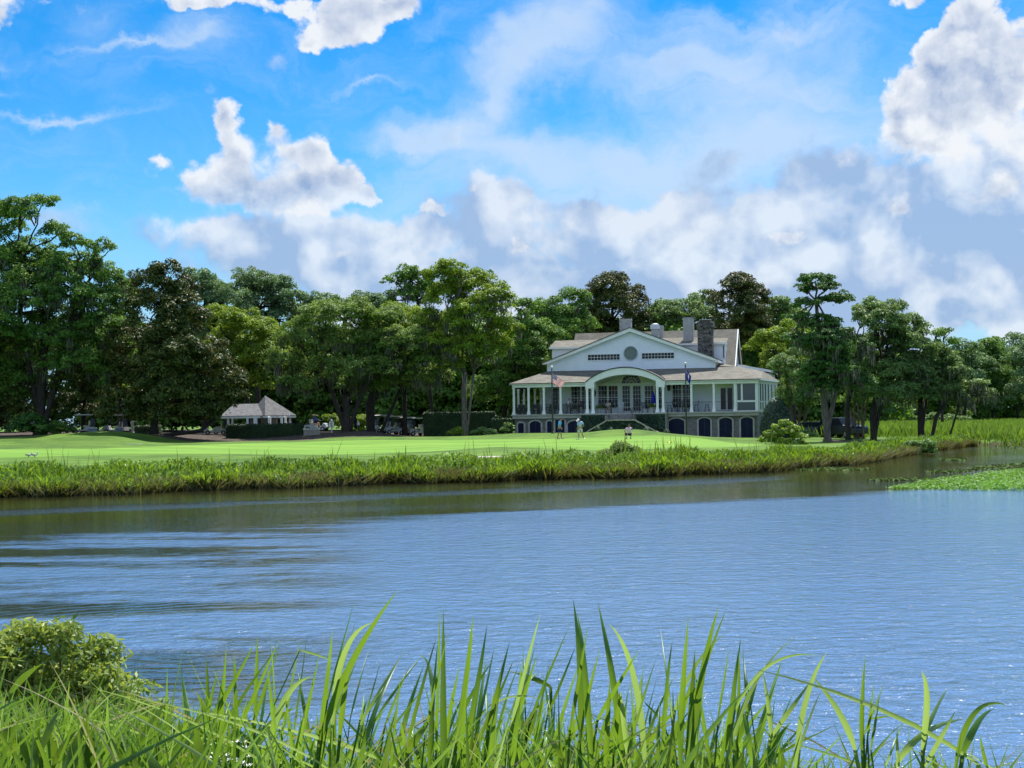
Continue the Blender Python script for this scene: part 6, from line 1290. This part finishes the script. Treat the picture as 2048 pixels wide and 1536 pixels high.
sed = [(-2.2, .35), (-2.25, .85), (-2.1, 1.0), (-1.5, 1.42), (-.6, 1.50), (.3, 1.45), (1.0, 1.0), (2.0, .88), (2.2, .7), (2.2, .32), (1.8, .25), (-1.8, .25)]
car('parked_car', 'dark low car with sky glinting on its roof left of the ragged cedar', ground_at(1632, 863, 141), R(-8), sed, [[(.95, 1.0), (.28, 1.40), (-.45, 1.43), (-.45, 1.0)], [(-.5, 1.0), (-.5, 1.43), (-1.3, 1.38), (-1.75, 1.0)]], (.014, .016, .022), 4.4, 1.8)

# ---------------------------------------------------------------- pavilion by the carts
c = P(531, 850, 153); pg = gz1(c.x, c.y); pav = empty('pavilion', (c.x, c.y, pg), 'open cart pavilion with grey pyramid roof and white posts', 'building'); s_ = 153 / F
ez = P(531, 833, 153).z - pg; az_ = P(531, 791, 153).z - pg; hw2 = 68 * s_
GRS = mat('grey_shingles', lambda n: (lambda c_: pbr(n, n.mix(n.mr(n.noise(c_, 3, 6, .7), .3, .7), (.09, .09, .10), (.17, .17, .175)), .9, .2, bump=n.noise(c_, 12, 3, .6), bs=.5, bd=.03))(obc(n)))
oct_ = [(-32 * s_, -.4), (10 * s_, -3.3), (61 * s_, .2), (15 * s_, 3.3)]
m = MB(); m.v = [(x, y, ez + .1) for x, y in oct_] + [(0, 0, az_)] + [(x, y, ez) for x, y in oct_]; m.f = [(i, (i + 1) % 4, 4) for i in range(4)] + [(8, 7, 6, 5)] + [(5 + i, 5 + (i + 1) % 4, (i + 1) % 4, i) for i in range(4)]
m.build('roof', GRS, pav)
rl = (470 - 531) * s_; rz2 = P(470, 808, 153).z - pg
m = MB(); m.slab([(rl - .9, -3.0, ez + .1), (.2, -3.0, ez + .1), (-.4, 0, rz2), (rl - .1, 0, rz2)], .1); m.slab([(rl - .1, 0, rz2), (-.4, 0, rz2), (.2, 3, ez + .1), (rl - .9, 3, ez + .1)], .1); m.build('wing_roof', GRS, pav)
m = MB()
for i in range(4): a, b = oct_[i], oct_[(i + 1) % 4]; m.bar((a[0] * .985, a[1] * .985, ez - .06), (b[0] * .985, b[1] * .985, ez - .06), .1, .2)
m.bar((rl - .85, -2.98, ez - .06), (0, -2.98, ez - .06), .1, .2); m.build('fascia', TRM, pav)
for px, yy, w_ in ((456.5, -2.7, .2), (465, 1.5, .2), (495, -2.9, .2), (511, -2.9, .36), (539, -2.9, .28), (563, -2.0, .2), (571, -1.2, .2), (580, .6, .2)):
    x_ = P(px, 840, 153 + yy).x - c.x; MB().box(x_ - w_ / 2, x_ + w_ / 2, yy - w_ / 2, yy + w_ / 2, -.3, ez - .1).build('post', TRM, pav)
m = MB(); m.box(-.6, .9, .8, 2.3, 0, 2.3); m.build('store_room', simple('store_paint', (.40, .39, .35), .8), pav)
for px, dd, lb in ((577, 150, 'white globe lamp at the right corner of the pavilion'),):
    b_ = ground_at(px, 858, dd); top = P(px, 834, dd).z - b_[2]; t = empty('globe_lamp', b_, lb, 'lamp post'); MB().tube([(0, 0, 0), (0, 0, top)], .035, 8).build('pole', BLK, t); MB().lathe([(.03, -.02), (.12, .05), (.16, .16), (.12, .27), (.02, .32)], (0, 0, top), 14).build('globe', simple('opal_globe', (.8, .8, .78), .3), t, smooth=True)
# low wall, signs, posts
a = ground_at(607, 862, 145); b = ground_at(640, 862, 145); h_ = P(620, 857.5, 145).z
t = empty('low_wall', (a[0], a[1], min(a[2], b[2]) - .1), 'short low cream wall below the small open cart', 'wall'); L_ = b[0] - a[0]; hh2 = h_ - min(a[2], b[2]) + .1
MB().box(0, L_, 0, .3, 0, hh2 - .08).build('wall_body', simple('wall_render', (.24, .21, .17), .85), t); MB().box(-.04, L_ + .04, -.04, .34, hh2 - .08, hh2).build('cap_stone', simple('cap_pale', (.5, .48, .44), .8), t)
def sign(px, dd, ytop, ybot, wpx, label):
    g = ground_at(px, 860, dd); t = empty('sign_post', g, label, 'sign'); z1 = P(px, ytop, dd).z - g[2]; z0 = P(px, ybot, dd).z - g[2]; w_ = wpx * dd / F / 2
    MB().box(-.06, .06, .0, .1, -.1, z1 - .02).build('post', CRM, t); bd = MB().box(-w_, w_, -.06, -.001, z0, z1).build('board', simple('cream_board', (.60, .56, .44), .7), t)
    m = MB(); zc_ = z1 - (z1 - z0) * .3; halfring(m, .05, .095, -.075, -.062, (0, zc_), 16, True); m.box(-.1, .1, -.075, -.062, z0 + .12, z0 + .19); m.box(-.03, .03, -.075, -.062, z0 + .22, zc_ - .12); m.build('emblem', BLK, bd)
    MB().lathe([(.03, 0), (.10, .05), (.12, .12), (.09, .2), (.02, .24)], (0, .05, z1), 12).build('finial', simple('white_ball', (.75, .77, .8), .3), t, smooth=True)
sign(663.5, 146, 843, 855.5, 9.5, 'cream sign with dark emblem and white ball top beside the oak trunk')
g = ground_at(265, 862, 146); t = empty('bollard', g, 'cream round topped post right of the shaded carts', 'post'); z1 = P(265, 841, 146).z - g[2]
MB().lathe([(.20, 0), (.20, .08), (.15, .12), (.14, z1 - .35), (.17, z1 - .3)], n=14).build('shaft', CRM, t); MB().lathe([(.17, 0), (.19, .1), (.15, .22), (.04, .3)], (0, 0, z1 - .3), 14).build('cap', simple('cap_pale', (.5, .48, .44), .8), t)
g = ground_at(711.5, 860, 152); t = empty('patio_umbrella', g, 'closed dark umbrella standing between the two oak trunks', 'umbrella'); z1 = P(711, 834, 152).z - g[2]
MB().tube([(0, 0, 0), (0, 0, z1)], .03, 8).build('pole', BLK, t); MB().lathe([(.10, z1 - 1.15), (.17, z1 - 1.0), (.17, z1 - .3), (.03, z1 + .03)], n=10).build('folded_canopy', simple('dark_cloth', (.012, .014, .018), .8), t)
g = ground_at(717, 860, 150); t = empty('ball_washer', g, 'pale ball washer on a post between the two oak trunks', 'ball washer'); MB().tube([(0, 0, 0), (0, 0, .7)], .04, 8).build('post', BLK, t); MB().lathe([(.10, 0), (.15, .04), (.15, .26), (.06, .36)], (0, 0, .6), 12).build('tank', simple('cap_pale', (.5, .48, .44), .8), t)
for px, lb, w_ in ((187, 'blue grey cooler box between the two shaded carts', 17), (238.5, 'blue grey cooler box behind the right shaded cart', 10)):
    g = ground_at(px, 862, 145.5 if w_ > 12 else 145); t = empty('cooler_box', g, lb, 'box'); q = w_ * 145 / F / 2; MB().box(-q, q, -.3, .3, 0, .42).build('tub', simple('blue_grey_plastic', (.12, .17, .20), .5), t); MB().box(-q - .02, q + .02, -.32, .32, .42, .5).build('lid', simple('pale_lid', (.3, .36, .38), .5), t)
g = ground_at(1596, 866, 119); t = empty('utility_box', g, 'low pale utility box under the crape myrtle', 'utility box'); MB().box(-.21, .21, -.2, .2, -.1, .28).build('cabinet', simple('pale_green_metal', (.42, .5, .48), .5), t); MB().box(-.24, .24, -.23, .23, .28, .33).build('lid', simple('pale_lid2', (.6, .66, .66), .5), t)
# ducks
def duck(label, px, py, d, rz, dark):
    g = ground_at(px, py, d); t = empty('duck', g, label, 'duck', None, rz)
    skin_obj('body', {'b': ((0, 0, .16), (.09, .085)), 'f': ((.12, 0, .17), (.075, .07)), 'n': ((.17, 0, .25), .035), 'h': ((.20, 0, .32), (.042, .042)), 'bk': ((.27, 0, .31), (.02, .01)), 't': ((-.14, 0, .17), (.05, .035)), 'tt': ((-.22, 0, .20), .015), 'l1': ((.02, .04, .07), .012), 'e1': ((.02, .04, .01), .012), 'l2': ((.02, -.04, .07), .012), 'e2': ((.02, -.04, .01), .012)},
             [('b', 'f'), ('f', 'n'), ('n', 'h'), ('h', 'bk'), ('b', 't'), ('t', 'tt'), ('b', 'l1'), ('l1', 'e1'), ('b', 'l2'), ('l2', 'e2')], simple('pale_feathers', (.62, .60, .56), .8), t)
    for sy in (-1, 1): skin_obj('wing', {'a': ((.07, sy * .085, .19), (.05, .02)), 'b': ((-.06, sy * .09, .19), (.05, .02)), 'c': ((-.19, sy * .05, .21), (.02, .01))}, [('a', 'b'), ('b', 'c')], simple('dark_feathers', (.03, .028, .025), .7), t)
    if dark: skin_obj('hood', {'a': ((.19, 0, .30), .045), 'b': ((.205, 0, .335), .042)}, [('a', 'b')], simple('dark_feathers', (.03, .028, .025), .7), t)
duck('pale duck on the left turf, the left one of the pair', 57, 915, 90, R(10), False); duck('dark headed duck on the left turf, the right one of the pair', 69, 915, 90, 0, True)
o = MB().tube([(-.6, 0, .03), (.6, 0, .03)], .012, 6).build('flagstick', simple('pole_white', (.8, .8, .75), .4)); g = ground_at(268, 892, 112); o.location = g; o.rotation_euler = (0, 0, R(6)); tag(o, 'thin white stick lying on the left slope', 'stick')
g = ground_at(1339, 882, 112); m = MB(); m.v = [(-.22 + .44 * i / 8, -.12 + .24 * j / 4, .02 + .03 * math.sin(i * 1.3 + j)) for j in range(5) for i in range(9)]; m.f = [(j * 9 + i, j * 9 + i + 1, j * 9 + i + 10, j * 9 + i + 9) for j in range(4) for i in range(8)]; o = m.build('flag_cloth', simple('yellow_cloth', (.75, .62, .08), .8), smooth=True); o.location = g; tag(o, 'small yellow cloth lying flat on the green', 'cloth')
LM['red'] = leafmat('red_flowers', [(.30, .04, .02), (.45, .08, .03), (.55, .16, .06)], .6, .3, .2)
bush('flower_patch', 'low patch of red flowers before the broad navy arched door', 'flowers', 138.5, [(1342, 874.5, 3, 2), (1350, 874.5, 3.5, 2)], 'red', .09)
